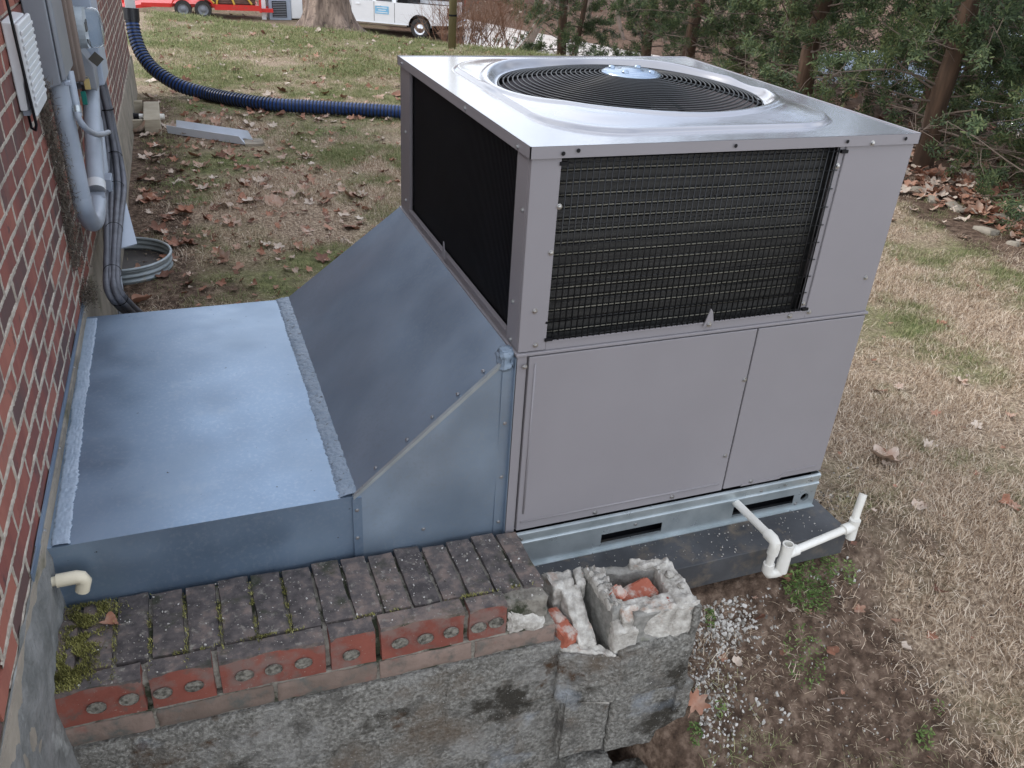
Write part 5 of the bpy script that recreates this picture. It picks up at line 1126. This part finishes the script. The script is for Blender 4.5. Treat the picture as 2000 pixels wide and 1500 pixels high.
b = TB(); b.box(-1.7, 2.75, .16, 1.85, .42, .56); b.box(.9, 2.9, -.05, .1, .36, .58); b.box(-2.1, -.9, -.05, .1, .42, .58); b.M = None; b.build('deck', M['redpaint'], trl)
b = TB(); b.hexa([(-3.0, -.02, .28), (-1.7, -.02, .40), (-1.7, 1.9, .40), (-3.0, 1.9, .28)], [(-3.0, -.02, .36), (-1.7, -.02, .56), (-1.7, 1.9, .56), (-3.0, 1.9, .36)]); b.M = None; b.build('beaver_tail', M['redpaint'], trl)
b = TB(); b.box(-3.05, -2.93, -.05, .05, .1, 1.9); b.box(-3.4, -2.9, -.03, .03, .8, .9); b.box(-3.05, -2.93, 1.85, 1.95, .1, 1.9); b.M = None; b.build('ramp_post', M['redpaint'], trl)
b = TB(); b.box(2.8, 2.9, -.06, .06, .3, 1.1); b.box(2.9, 3.5, .6, .75, .35, .5); b.box(2.9, 3.4, .1, .3, .30, .45); b.M = None; b.build('drawbar', M['redpaint'], trl)
ld = thing('strapped_load', tuple(Tm @ Vector((1.8, 1, .6))), 'dark brown machine load with yellow arms riding on the red trailer', 'machine')
b = TB(); b.box(.5, 2.65, .3, 1.6, .57, 1.7); b.M = None; b.build('crate_stack', M['brownload'], ld, bevel=.03)
for k in range(14):
    b = TB(); z = .62+.075*k; b.box(.48, 2.67, .285, .30, z, z+.05); b.M = None; b.build('slat', flat('slat_brown', (.15, .09, .07), .8, k=.4) if k == 0 else bpy.data.materials['slat_brown'], ld)
for (x0, z0, x1, z1) in ((.2, 1.8, -.2, 1.1), (1.0, .57, 1.3, 1.9), (1.3, 1.9, 1.75, .57), (2.0, 1.3, 2.5, .6), (.1, 1.3, .9, .6)):
    b = TB(); b.tube([(x0, .22, z0), (x1, .22, z1)], .045, 6); b.M = None; b.build('yellow_arm', M['yellow'], ld)
b = TB(); b.lathe([(.34, -.1), (.34, .1), (0, .1)], (2.25, .15, 1.35), ax=(0, -1, 0), n=8); b.M = None; b.build('yellow_hub', M['yellow'], ld)
b = TB(); b.lathe([(.22, .1), (.22, .13), (0, .14)], (2.25, .15, 1.35), ax=(0, -1, 0), n=10); b.M = None; b.build('yellow_hub', M['brownload'], ld)
# old unit behind the tree, white post
d0 = gplow(548, 38); dd = (d0-CAM); 
au = thing('old_air_conditioner', tuple(d0), 'old grey condenser unit with dark louvres left of the big tree', 'air conditioner')
Am = frame_at(Vector((d0.x, d0.y, gzf(d0.x, d0.y))), ty+.1)
def AB(): b = MB(); b.M = Am; return b
b = AB(); b.box(-.48, .50, 0, .9, 0, 1.1); b.M = None; b.build('cabinet', M['greybox2'], au, bevel=.02)
b = AB(); b.box(-.34, .30, -.02, -.004, .12, .80); b.M = None; b.build('grille', M['black'], au)
for k in range(9):
    b = AB(); z = .15+.072*k; b.box(-.32, .28, -.045, -.02, z, z+.03); b.M = None; b.build('louvre', M['greybox'], au)
b = AB(); b.box(-.25, .25, -.012, -.002, .86, .93); b.M = None; b.build('red_label', M['redlens'], au)
b = AB(); b.box(.505, 1.05, .05, .85, .05, 1.3); b.M = None; b.build('white_side_box', M['whitepaint'], au, bevel=.05)
b = AB(); b.box(-.25, .0, .2, .5, 1.1, 1.6); b.box(.15, .5, .2, .5, 1.1, 1.5); b.M = None; b.build('top_housing', M['greybox'], au, bevel=.03)
wpst = MB(); pbm = frame_at(Vector((d0.x, d0.y, gzf(d0.x, d0.y)))-Vector((math.cos(ty)*.72, math.sin(ty)*.72, 0)), ty); wpst.M = pbm; wpst.box(-.1, .1, -.1, .1, 0, 2.2); wpst.M = None
tag(wpst.build('white_post', M['whitepaint'], bevel=.01), 'plain white post just left of the old grey condenser', 'post')
# big tree trunk on the crest
tp = Vector((1.64, 12.5, 0)); trunk_z = gzf(tp.x, tp.y)
bt = thing('large_tree', (tp.x, tp.y, trunk_z), 'large old tree trunk with flared roots at the far edge of the lawn', 'tree')
b = MB(); vs = []; n_ = 40; hs_ = [-.15, 0, .05, .12, .22, .35, .55, .9, 1.6, 2.6, 4.2, 6.0]
for h in hs_:
    r0 = .30+.26*math.exp(-max(h, 0)/.22); 
    for k in range(n_):
        a = 2*math.pi*k/n_; rt = 1+(.30*math.exp(-max(h, 0)/.25))*math.sin(a*5+1.2)+.05*noise.noise(Vector((math.cos(a)*3, math.sin(a)*3, h*2)))
        vs.append((tp.x+.02*h+r0*rt*math.cos(a), tp.y+r0*rt*math.sin(a), trunk_z+h))
b.add(vs, [(i*n_+k, i*n_+(k+1) % n_, (i+1)*n_+(k+1) % n_, (i+1)*n_+k) for i in range(len(hs_)-1) for k in range(n_)]); b.build('trunk', M['bigbark'], bt, smooth=True)
for k in range(9):
    a = k*2.4; h = 3.4+.3*k; st_ = Vector((tp.x+.02*h, tp.y, trunk_z+h)); d = Vector((math.cos(a), math.sin(a), .7)).normalized(); b = MB()
    b.tube([st_, st_+d*1.2, st_+d*2.4+Vector((0, 0, .4)), st_+d*3.6+Vector((.3, .2, 1.1))], [.13, .09, .06, .02], 8); b.build('branch', M['bigbark'], bt, smooth=True)
# wooden pole
pl = Vector((2.98, 10.25, 0)); pz = gzf(pl.x, pl.y)
po = thing('wooden_pole', (pl.x, pl.y, pz), 'mossy thin wooden pole standing in front of the pickup tailgate', 'pole')
b = MB(); b.tube([(pl.x, pl.y, pz-.1), (pl.x+.01, pl.y, pz+1.2), (pl.x+.03, pl.y, pz+3.4)], [.056, .053, .050], 12); b.build('shaft', M['pole'], po, smooth=True)
b = MB(); b.lathe([(.060, -.012), (.060, .012)], (pl.x+.006, pl.y, pz+.44), n=14); b.build('band', M['black'], po)
# ------------------------------------------------------------------ bare shrubs and trees
def bare(seed, h, n0, r0, spread, levels=3):
    rnd = random.Random(seed); b = MB()
    def grow(p, d, L, r, lv):
        pts_ = [p]; q_ = p.copy(); dd_ = d.copy()
        for _ in range(4):
            dd_ = (dd_+Vector((rnd.gauss(0, .12), rnd.gauss(0, .12), rnd.gauss(.03, .06)))).normalized(); q_ = q_+dd_*L/4; pts_.append(q_.copy())
        b.tube(pts_, [r*(1-.17*i) for i in range(5)], 5 if lv < 2 else 3, caps=False)
        if lv < levels:
            for k in range(rnd.randint(4, 6)):
                t = rnd.uniform(.3, 1); i = min(3, int(t*4)); pp_ = pts_[i].lerp(pts_[i+1], t*4-i if t < 1 else 1)
                nd = (dd_+Vector((rnd.gauss(0, spread), rnd.gauss(0, spread), rnd.gauss(.1, .3)))).normalized(); grow(pp_, nd, L*rnd.uniform(.45, .7), r*.5*(1-.1*i), lv+1)
    for k in range(n0):
        d = Vector((rnd.gauss(0, .12 if n0 == 1 else .45), rnd.gauss(0, .12 if n0 == 1 else .45), 1)).normalized(); grow(Vector((rnd.gauss(0, .1)*(n0 > 1), rnd.gauss(0, .1)*(n0 > 1), -.05)), d, h, r0, 0)
    me = bpy.data.meshes.new('bare'); me.from_pydata(b.v, [], b.f); me.polygons.foreach_set('use_smooth', [True]*len(me.polygons)); return me
btm = [bare(s_, 6.5, 1, .13, .6) for s_ in (1, 2, 3)]; bsm = [bare(s_, 1.0, 9, .010, .5, 2) for s_ in (4, 5, 6)]
for m_ in btm: m_.materials.append(M['twig'])
twr = flat('reddish_twig', (.26, .14, .09), .9, k=.3)
for m_ in bsm: m_.materials.append(twr)
sides = ['behind the trailer', 'behind the pickups', 'beyond the drive right of the pole']
spots = []
for k in range(15): spots.append((random.uniform(-14, 6), random.uniform(49, 60), 0))
for k in range(12): spots.append((random.uniform(6, 16), random.uniform(46, 56), 1))
for k in range(24): spots.append((random.uniform(15.5, 26), random.uniform(33, 50), 2))
for k in range(12): spots.append((random.uniform(24, 34), random.uniform(4, 30), 3))
sides.append('beyond the drive behind the cedars')
for k, (x, y, g_i) in enumerate(spots):
    o = inst(btm[k % 3], 'bare_tree', (x, y, gzf(x, y)), None, (0, 0, random.uniform(0, 6.28)), random.uniform(.8, 1.3))
    tag(o, 'leafless grey brown tree standing in the woods '+sides[g_i], 'tree', 'bare trees '+sides[g_i])
for k, (px, py) in enumerate(((905, 78), (925, 84), (945, 90), (965, 96), (985, 98), (1005, 100), (1030, 99), (915, 92))):
    p = onz(px, py, -.05); o = inst(bsm[k % 3], 'bare_shrub', (p.x+random.uniform(-.1, .1), p.y+.8, gzf(p.x, p.y+.8)), None, (0, 0, k*1.3), random.uniform(.5, .8))
    tag(o, 'leafless reddish twiggy shrub at the lawn edge right of the pole', 'shrub', 'reddish twiggy shrubs at the lawn edge')
p = low(1025, 62, 34); o = inst(btm[1], 'bare_tree', p, None, (0, 0, .4), 1.5); tag(o, 'thick brown bare tree trunk standing beside the far house', 'tree')
# far house
fh = atd(1004, 34, 52); fh.z = gzf(fh.x, fh.y); Hm = frame_at(fh, R(-25))
hh = thing('far_house', tuple(fh), 'far brown walled house with a white gable seen through the bare trees', 'house')
b = MB(); b.M = Hm; b.box(-3.5, 3.5, 0, 7, 0, 2.8); b.M = None; b.build('wall', flat('far_brown_wall', (.26, .16, .13), .8), hh)
b = MB(); b.M = Hm; b.prism([(-3.9, 2.75), (3.9, 2.75), (0, 4.9)], -.3, 7.3); b.M = None; b.build('roof', flat('far_grey_roof', (.42, .44, .47), .8), hh)
b = MB(); b.M = Hm; b.prism([(-3.6, 2.8), (-3.1, 2.8), (0, 4.5), (3.1, 2.8), (3.6, 2.8), (0, 4.85)], -.36, -.31); b.M = None; b.build('gable_trim', M['whitepaint'], hh)
for x in (-2, .0, 2): b = MB(); b.M = Hm; b.box(x-.45, x+.45, -.03, .0, 1.0, 2.2); b.M = None; b.build('window', M['whitepaint'], hh)
# vehicles glimpsed behind the cedars
def sedan(mx, paint, label):
    T_ = thing('parked_car', tuple(mx.translation), label, 'car')
    def B(): b = MB(); b.M = mx; return b
    def P(b, nm, mat, **k): b.M = None; return b.build(nm, mat, T_, **k)
    b = B(); b.prism([(-2.2, .35), (2.2, .35), (2.25, .75), (1.2, .98), (-1.9, 1.0), (-2.25, .8)], -.88, .88); P(b, 'body', paint, bevel=.05)
    b = B(); b.hexa([(-1.7, -.82, .98), (1.1, -.82, .96), (1.1, .82, .96), (-1.7, .82, .98)], [(-1.2, -.66, 1.45), (.3, -.66, 1.45), (.3, .66, 1.45), (-1.2, .66, 1.45)]); P(b, 'window_band', M['glass'], bevel=.04)
    b = B(); b.box(-1.15, .25, -.62, .62, 1.452, 1.48); P(b, 'roof', paint, bevel=.02)
    for x in (-1.35, 1.4):
        for y in (-.82, .82): wheel(T_, mx, x, y, .33, .2, 1 if y > 0 else -1)
    for y in (-.6, .6):
        b = B(); b.box(2.2, 2.27, y-.18, y+.18, .62, .76); P(b, 'headlight', M['chrome'])
bluep = flat('pale_blue_vehicle_paint', (.45, .55, .72), .2, k=.05, coat=.5)
for (px, py, d, yw, pt, lb) in ((1850, 300, 13.5, R(100), bluep, 'pale blue car seen through the gaps below the cedars at right'), (1690, 230, 17, R(80), M['whitepaint'], 'white car seen through the cedar branches above the unit'), (1990, 330, 14.0, R(95), M['whitepaint'], 'white car at the right edge behind the cedars')):
    p = atd(px, py, d); p.z = gzf(p.x, p.y); sedan(frame_at(p, yw), pt, lb)
# ------------------------------------------------------------------ cedars
def cedar(seed):
    rnd = random.Random(seed); tr_ = MB(); br = MB(); fo = MB()
    H_ = 5.2; lean = Vector((rnd.uniform(-.05, .12), rnd.uniform(-.05, .05), 0)); pts_ = []; q_ = Vector((0, 0, -.1))
    for k in range(9): pts_.append(q_+lean*k*.5*(H_/8)+Vector((rnd.gauss(0, .02), rnd.gauss(0, .02), k*H_/8)))
    tr_.tube(pts_, [.085*(1-k/9.5)+.012 for k in range(9)], 10)
    if rnd.random() < .6: tr_.tube([pts_[0]+Vector((.05, .06, 0)), pts_[0]+Vector((.12, .22, .7)), pts_[0]+Vector((.16, .34, 1.8)), pts_[0]+Vector((.2, .4, 3.2))], [.055, .05, .04, .015], 8)
    def spray(p, d, s_):
        d = d.normalized(); u = d.orthogonal().normalized(); w_ = d.cross(u); a0 = rnd.uniform(0, 6.28); u, w_ = u*math.cos(a0)+w_*math.sin(a0), w_*math.cos(a0)-u*math.sin(a0)
        for k in range(7):
            a = (k-3)*.33+rnd.gauss(0, .12); td = (d*math.cos(a)+u*math.sin(a)+w_*rnd.gauss(0, .28)).normalized(); L = s_*rnd.uniform(.6, 1.1)*(1-.1*abs(k-3))
            n2 = td.cross(w_).normalized(); 
            for j_ in range(4):
                c = p+td*L*(.25+.25*j_); lw = L*.13; sg = 1 if (j_ % 2) else -1
                v_ = (td+n2*sg*.9+w_*rnd.gauss(0, .35)).normalized()*L*.34; ww_ = v_.cross(w_+Vector((rnd.gauss(0, .3), 0, rnd.gauss(0, .3)))).normalized()*lw
                fo.add([c-ww_*.5, c+ww_*.5, c+v_+ww_*.25, c+v_-ww_*.25], [(0, 1, 2, 3)])
    nb = 62
    for k in range(nb):
        t = (k+rnd.random())/nb; z = .25+t**1.35*(H_-.4); f = z/H_; i = min(7, int(f*8)); base = pts_[i].lerp(pts_[i+1], f*8-i)
        a = k*2.399+rnd.gauss(0, .3); L = rnd.uniform(.7, 1.5)*(1-.62*f); d = Vector((math.cos(a), math.sin(a), rnd.uniform(-.05, .45)))
        bp_ = [base]; q2 = base.copy(); dd_ = d.normalized()
        for _ in range(5): dd_ = (dd_+Vector((rnd.gauss(0, .14), rnd.gauss(0, .14), rnd.gauss(-.01, .12)))).normalized(); q2 = q2+dd_*L/5; bp_.append(q2.copy())
        br.tube(bp_, [.014, .011, .009, .007, .005, .003], 4, caps=False)
        bare_ = z < .7 and rnd.random() < .55
        for _ in range(int(7+9*L)):
            tt = rnd.uniform(.22, 1); ii = min(4, int(tt*5)); b0 = bp_[ii].lerp(bp_[ii+1], tt*5-ii); sd_ = Vector((rnd.gauss(0, 1), rnd.gauss(0, 1), rnd.gauss(.15, .6))).normalized(); sl = rnd.uniform(.10, .34)
            e_ = b0+sd_*sl; mid = b0.lerp(e_, .5)+Vector((rnd.gauss(0, .015), rnd.gauss(0, .015), rnd.gauss(0, .015))); br.tube([b0, mid, e_], [.0035, .0028, .0018], 3, caps=False)
            if bare_ and rnd.random() < .75: continue
            if z > 2.6 and rnd.random() < .4: continue
            if tt > .38:
                for _ in range(4): spray(b0.lerp(e_, rnd.uniform(.4, 1.0)), sd_+Vector((0, 0, .25)), rnd.uniform(.08, .15))
    out = []
    for nm, b_, mt_ in (('trunk', tr_, M['bark']), ('branches', br, M['twig']), ('crown', fo, M['cedar'])):
        me = bpy.data.meshes.new(nm); me.from_pydata(b_.v, [], b_.f); me.materials.append(mt_)
        if nm != 'crown': me.polygons.foreach_set('use_smooth', [True]*len(me.polygons))
        out.append((nm, me))
    return out
ced = [cedar(s_) for s_ in (21, 22, 23, 24)]
hedge = [(5.55, 3.95, 'with the thick leaning trunk right of the unit'), (5.75, 2.2, 'at the right edge of the picture'), (6.3, 3.0, 'filling the gap behind the two right hand trunks'), (6.5, 5.0, 'just beyond the lid corner of the unit'), (5.9, 6.2, 'seen over the right part of the fan'), 
         (6.7, 7.6, 'seen over the middle of the fan lid'), (6.0, 8.9, 'in the middle of the cedar row'), (7.2, 9.2, 'in the back row near the gravel drive'), (6.3, 10.6, 'next to the left end of the cedar row'), (5.55, 12.2, 'at the left end of the row beside the gravel drive'), (6.6, 1.3, 'outside the row at the far right'), (7.5, 3.1, 'in the back row at the far right'), (7.6, 5.6, 'in the back row behind the lid corner')]
for k, (x, y, w_) in enumerate(hedge):
    t = thing('cedar_tree', (x, y, gzf(x, y)), 'dark green cedar tree '+w_, 'tree', 'cedar trees along the lawn edge')
    sc = random.uniform(.92, 1.12); t.scale = (sc, sc, sc); t.rotation_euler = (0, 0, k*1.9)
    for nm, me in ced[k % 4]:
        o = bpy.data.objects.new(nm, me); S.collection.objects.link(o); o.parent = t
# ------------------------------------------------------------------ fallen leaves
def leaf(seed, lobes=5, L=.055, curl=.5):
    rnd = random.Random(seed); n_ = 26; b = MB(); ring = []
    for k in range(n_):
        a = 2*math.pi*k/n_-math.pi/2; lob = abs(math.cos(lobes*(a+math.pi/2)/2)); r = L*(.58+.46*lob**1.4)*(1-.25*(math.sin(a) < -.8))*rnd.uniform(.9, 1.08)
        x, y = r*math.cos(a)*.9, r*math.sin(a); ring.append((x, y))
    vs = []
    def zz(x, y): return curl*(8*x*x*rnd_s+6*y*y*rnd_t)+.25*abs(x)*curl+.004*math.sin(x*160+y*60)*curl
    rnd_s = rnd.uniform(.3, 1.4); rnd_t = rnd.uniform(-.4, 1.2)
    vs.append((0, 0, 0)); 
    for f in (.5, 1.0):
        for x, y in ring: vs.append((x*f, y*f, zz(x*f, y*f)))
    fs = [(0, 1+k, 1+(k+1) % n_) for k in range(n_)]+[(1+k, 1+n_+k, 1+n_+(k+1) % n_, 1+(k+1) % n_) for k in range(n_)]
    b.add(vs, fs); b.add([(0, -L*.3, .001), (.0012, -L*1.2, .004), (-.0012, -L*1.2, .004)], [(0, 1, 2)])
    me = bpy.data.meshes.new('fallen_leaf'); me.from_pydata(b.v, [], b.f); me.materials.append(M['leaf']); me.polygons.foreach_set('use_smooth', [True]*len(me.polygons)); return me
LF = [leaf(k, random.choice((3, 5, 5, 7)), random.uniform(.042, .062), random.uniform(.15, 1.1)) for k in range(10)]
def put(me, x, y, sc, zoff=.012, rot=None, nm='fallen_leaf'):
    return inst(me, nm, (x, y, gzf(x, y)+zoff), None, rot or (random.gauss(0, .25), random.gauss(0, .25), random.uniform(0, 6.28)), sc)
def zone(n_, f, label, group, lo=.8, hi=1.3):
    c_ = 0
    while c_ < n_:
        px, py = f()
        p = gp(px, py)
        if bool(occl(np.array(p.x), np.array(p.y))) or (p.x < .5 and p.y > -.6 and p.y < 1.45): continue
        tag(put(random.choice(LF), p.x, p.y, random.uniform(lo, hi)), label, 'leaf', group); c_ += 1
U = random.uniform
zone(40, lambda: (U(300, 790), U(290, 600)), 'dry curled brown leaf lying on the lawn between the duct and the hose', 'leaves on the lawn behind the duct', .7, 1.25)
zone(34, lambda: (random.gauss(430, 110), random.gauss(350, 70)), 'dry brown leaf in the drift in front of the splash trough', 'leaves drifted before the trough', .7, 1.2)
zone(32, lambda: (U(260, 790), 215+abs(random.gauss(18, 12))), 'dry brown leaf caught along the near side of the dark hose', 'leaves along the hose', .8, 1.3)
zone(36, lambda: (U(290, 960), U(60, 200)), 'pale dry leaf on the far lawn beyond the hose', 'leaves on the far lawn', .9, 1.5)
zone(18, lambda: (random.gauss(275, 18), U(140, 420)), 'rusty brown leaf against the foundation of the brick house', 'leaves along the foundation', .9, 1.3)
zone(14, lambda: (U(1700, 1990), U(560, 1300)), 'small dry leaf in the tan grass right of the unit', 'leaves in the tan grass', .5, .8)
zone(10, lambda: (U(1380, 1900), U(1150, 1480)), 'small brown leaf on the bare soil near the gravel', 'leaves on the bare soil', .35, .6)
zone(60, lambda: (lambda t: (1765+t*240+random.gauss(0, 14), 355+t*85+random.gauss(0, 16)))(random.random()), 'rust coloured leaf in the deep drift under the cedars', 'leaves drifted under the cedars', 1.0, 1.7)
for (px, py, sc, lb) in ((1728, 902, 1.25, 'pale orange curled leaf standing out in the tan grass right of the unit'), (1356, 1380, .85, 'brown lobed oak leaf with small holes lying beside the block wall end'), (1525, 1130, 1.0, 'flat brown leaf under the white drain trap'), (345, 480, 1.5, 'big orange brown leaf beside the galvanised window well'), (280, 592, 1.3, 'pointed tan leaf on the soil at the back of the duct'), (268, 262, 1.9, 'large rusty leaf leaning on the lumber frame'), (645, 383, 1.2, 'small dark orange leaf lying alone on the lawn'), (535, 398, 1.5, 'pinkish brown leaf left of the middle of the lawn')):
    p = gp(px, py); tag(put(LF[(px+py) % 10], p.x, p.y, sc, .016), lb, 'leaf')
for (x, y, sc, lb) in ((-1.115, -.085, .55, 'small reddish leaf scrap on the mossy end of the brick cap'),):
    q_ = rw(x, y, .163); tag(inst(LF[2], 'fallen_leaf', q_, None, (0, .1, 1), sc), lb, 'leaf')
# the rest of the litter as stuff
lcoll = hidden_coll('leaf_kinds', [bpy.data.objects.new('leaf_kind', m_) for m_ in LF])
L3 = []
def lit(n_, f, lo, hi):
    for _ in range(n_):
        x, y = f()
        if bool(occl(np.array(x), np.array(y))): continue
        L3.append((x, y, gzf(x, y)+U(.004, .02), U(lo, hi)))
lit(1500, lambda: (random.gauss(5.35, .35)+.0, U(.5, 12)), .6, 1.3); lit(1500, lambda: (U(5.2, 8.5), U(0, 12.5)), .7, 1.4)
lit(1300, lambda: (U(-1.1, 3.0), U(1.6, 6.6)), .12, .45); lit(140, lambda: (random.gauss(.1, .55), random.gauss(4.3, .9)), .4, .9); lit(1300, lambda: (U(-1.1, 5), U(6, 13)), .25, .8); lit(260, lambda: (random.gauss(-.5, .5), random.gauss(4.0, 1.1)), .2, .6)
lit(160, lambda: (random.gauss(2.1, .7), random.gauss(13, .5)), .5, 1.2); lit(420, lambda: (U(.6, 4.4), U(-1.6, 4)), .10, .36); lit(900, lambda: (U(-20, 30), U(42, 62)), 1.5, 3)
L3 = np.array(L3); rr = np.stack([rng.normal(0, .35, len(L3)), rng.normal(0, .35, len(L3)), rng.uniform(0, 6.28, len(L3))], 1)
tag(scatter('leaf_litter', L3[:, :3], rr, L3[:, 3], lcoll), 'brown leaf litter over the lawn and under the cedars', 'leaves', kind='stuff')
# stones bordering the cedars
for k, (px, py, sx, sy, sz) in enumerate(((1822, 392, .16, .10, .05), (1868, 408, .22, .12, .05), (1925, 452, .17, .11, .05), (1978, 478, .10, .08, .05), (1955, 425, .14, .09, .06), (1790, 372, .12, .08, .05))):
    p = gp(px, py); b = MB(); b.M = Matrix.Translation(p) @ Matrix.Rotation(R(60+k*17), 4, 'Z'); b.rough(-sx/2, sx/2, -sy/2, sy/2, -.03, sz*.6, .025, .012, 9, k*5); b.M = None
    tag(b.build('border_stone', M['conc'], autosm=60), ['flat stone at the left end of the leafy border', 'long flat grey stone in the middle of the leafy border', 'wide stone near the lower right of the leafy border', 'small pale stone at the right edge below the border', 'grey stone half covered by rusty leaves', 'first small stone beside the unit edge in the border'][k], 'stone', 'stones edging the cedars')
# twigs and small scraps
for (px, py, a, L, lb) in ((1640, 1368, -.25, .09, 'thin grey stick on the bare soil at lower right'),):
    p = gp(px, py); d = Vector((math.cos(a), math.sin(a), 0))*L; b = MB(); b.tube([p-d/2+Vector((0, 0, .006)), p+Vector((0, .004, .009)), p+d/2+Vector((0, 0, .006))], [.002, .003, .002], 6); tag(b.build('stick', M['twig'], smooth=True), lb, 'stick')
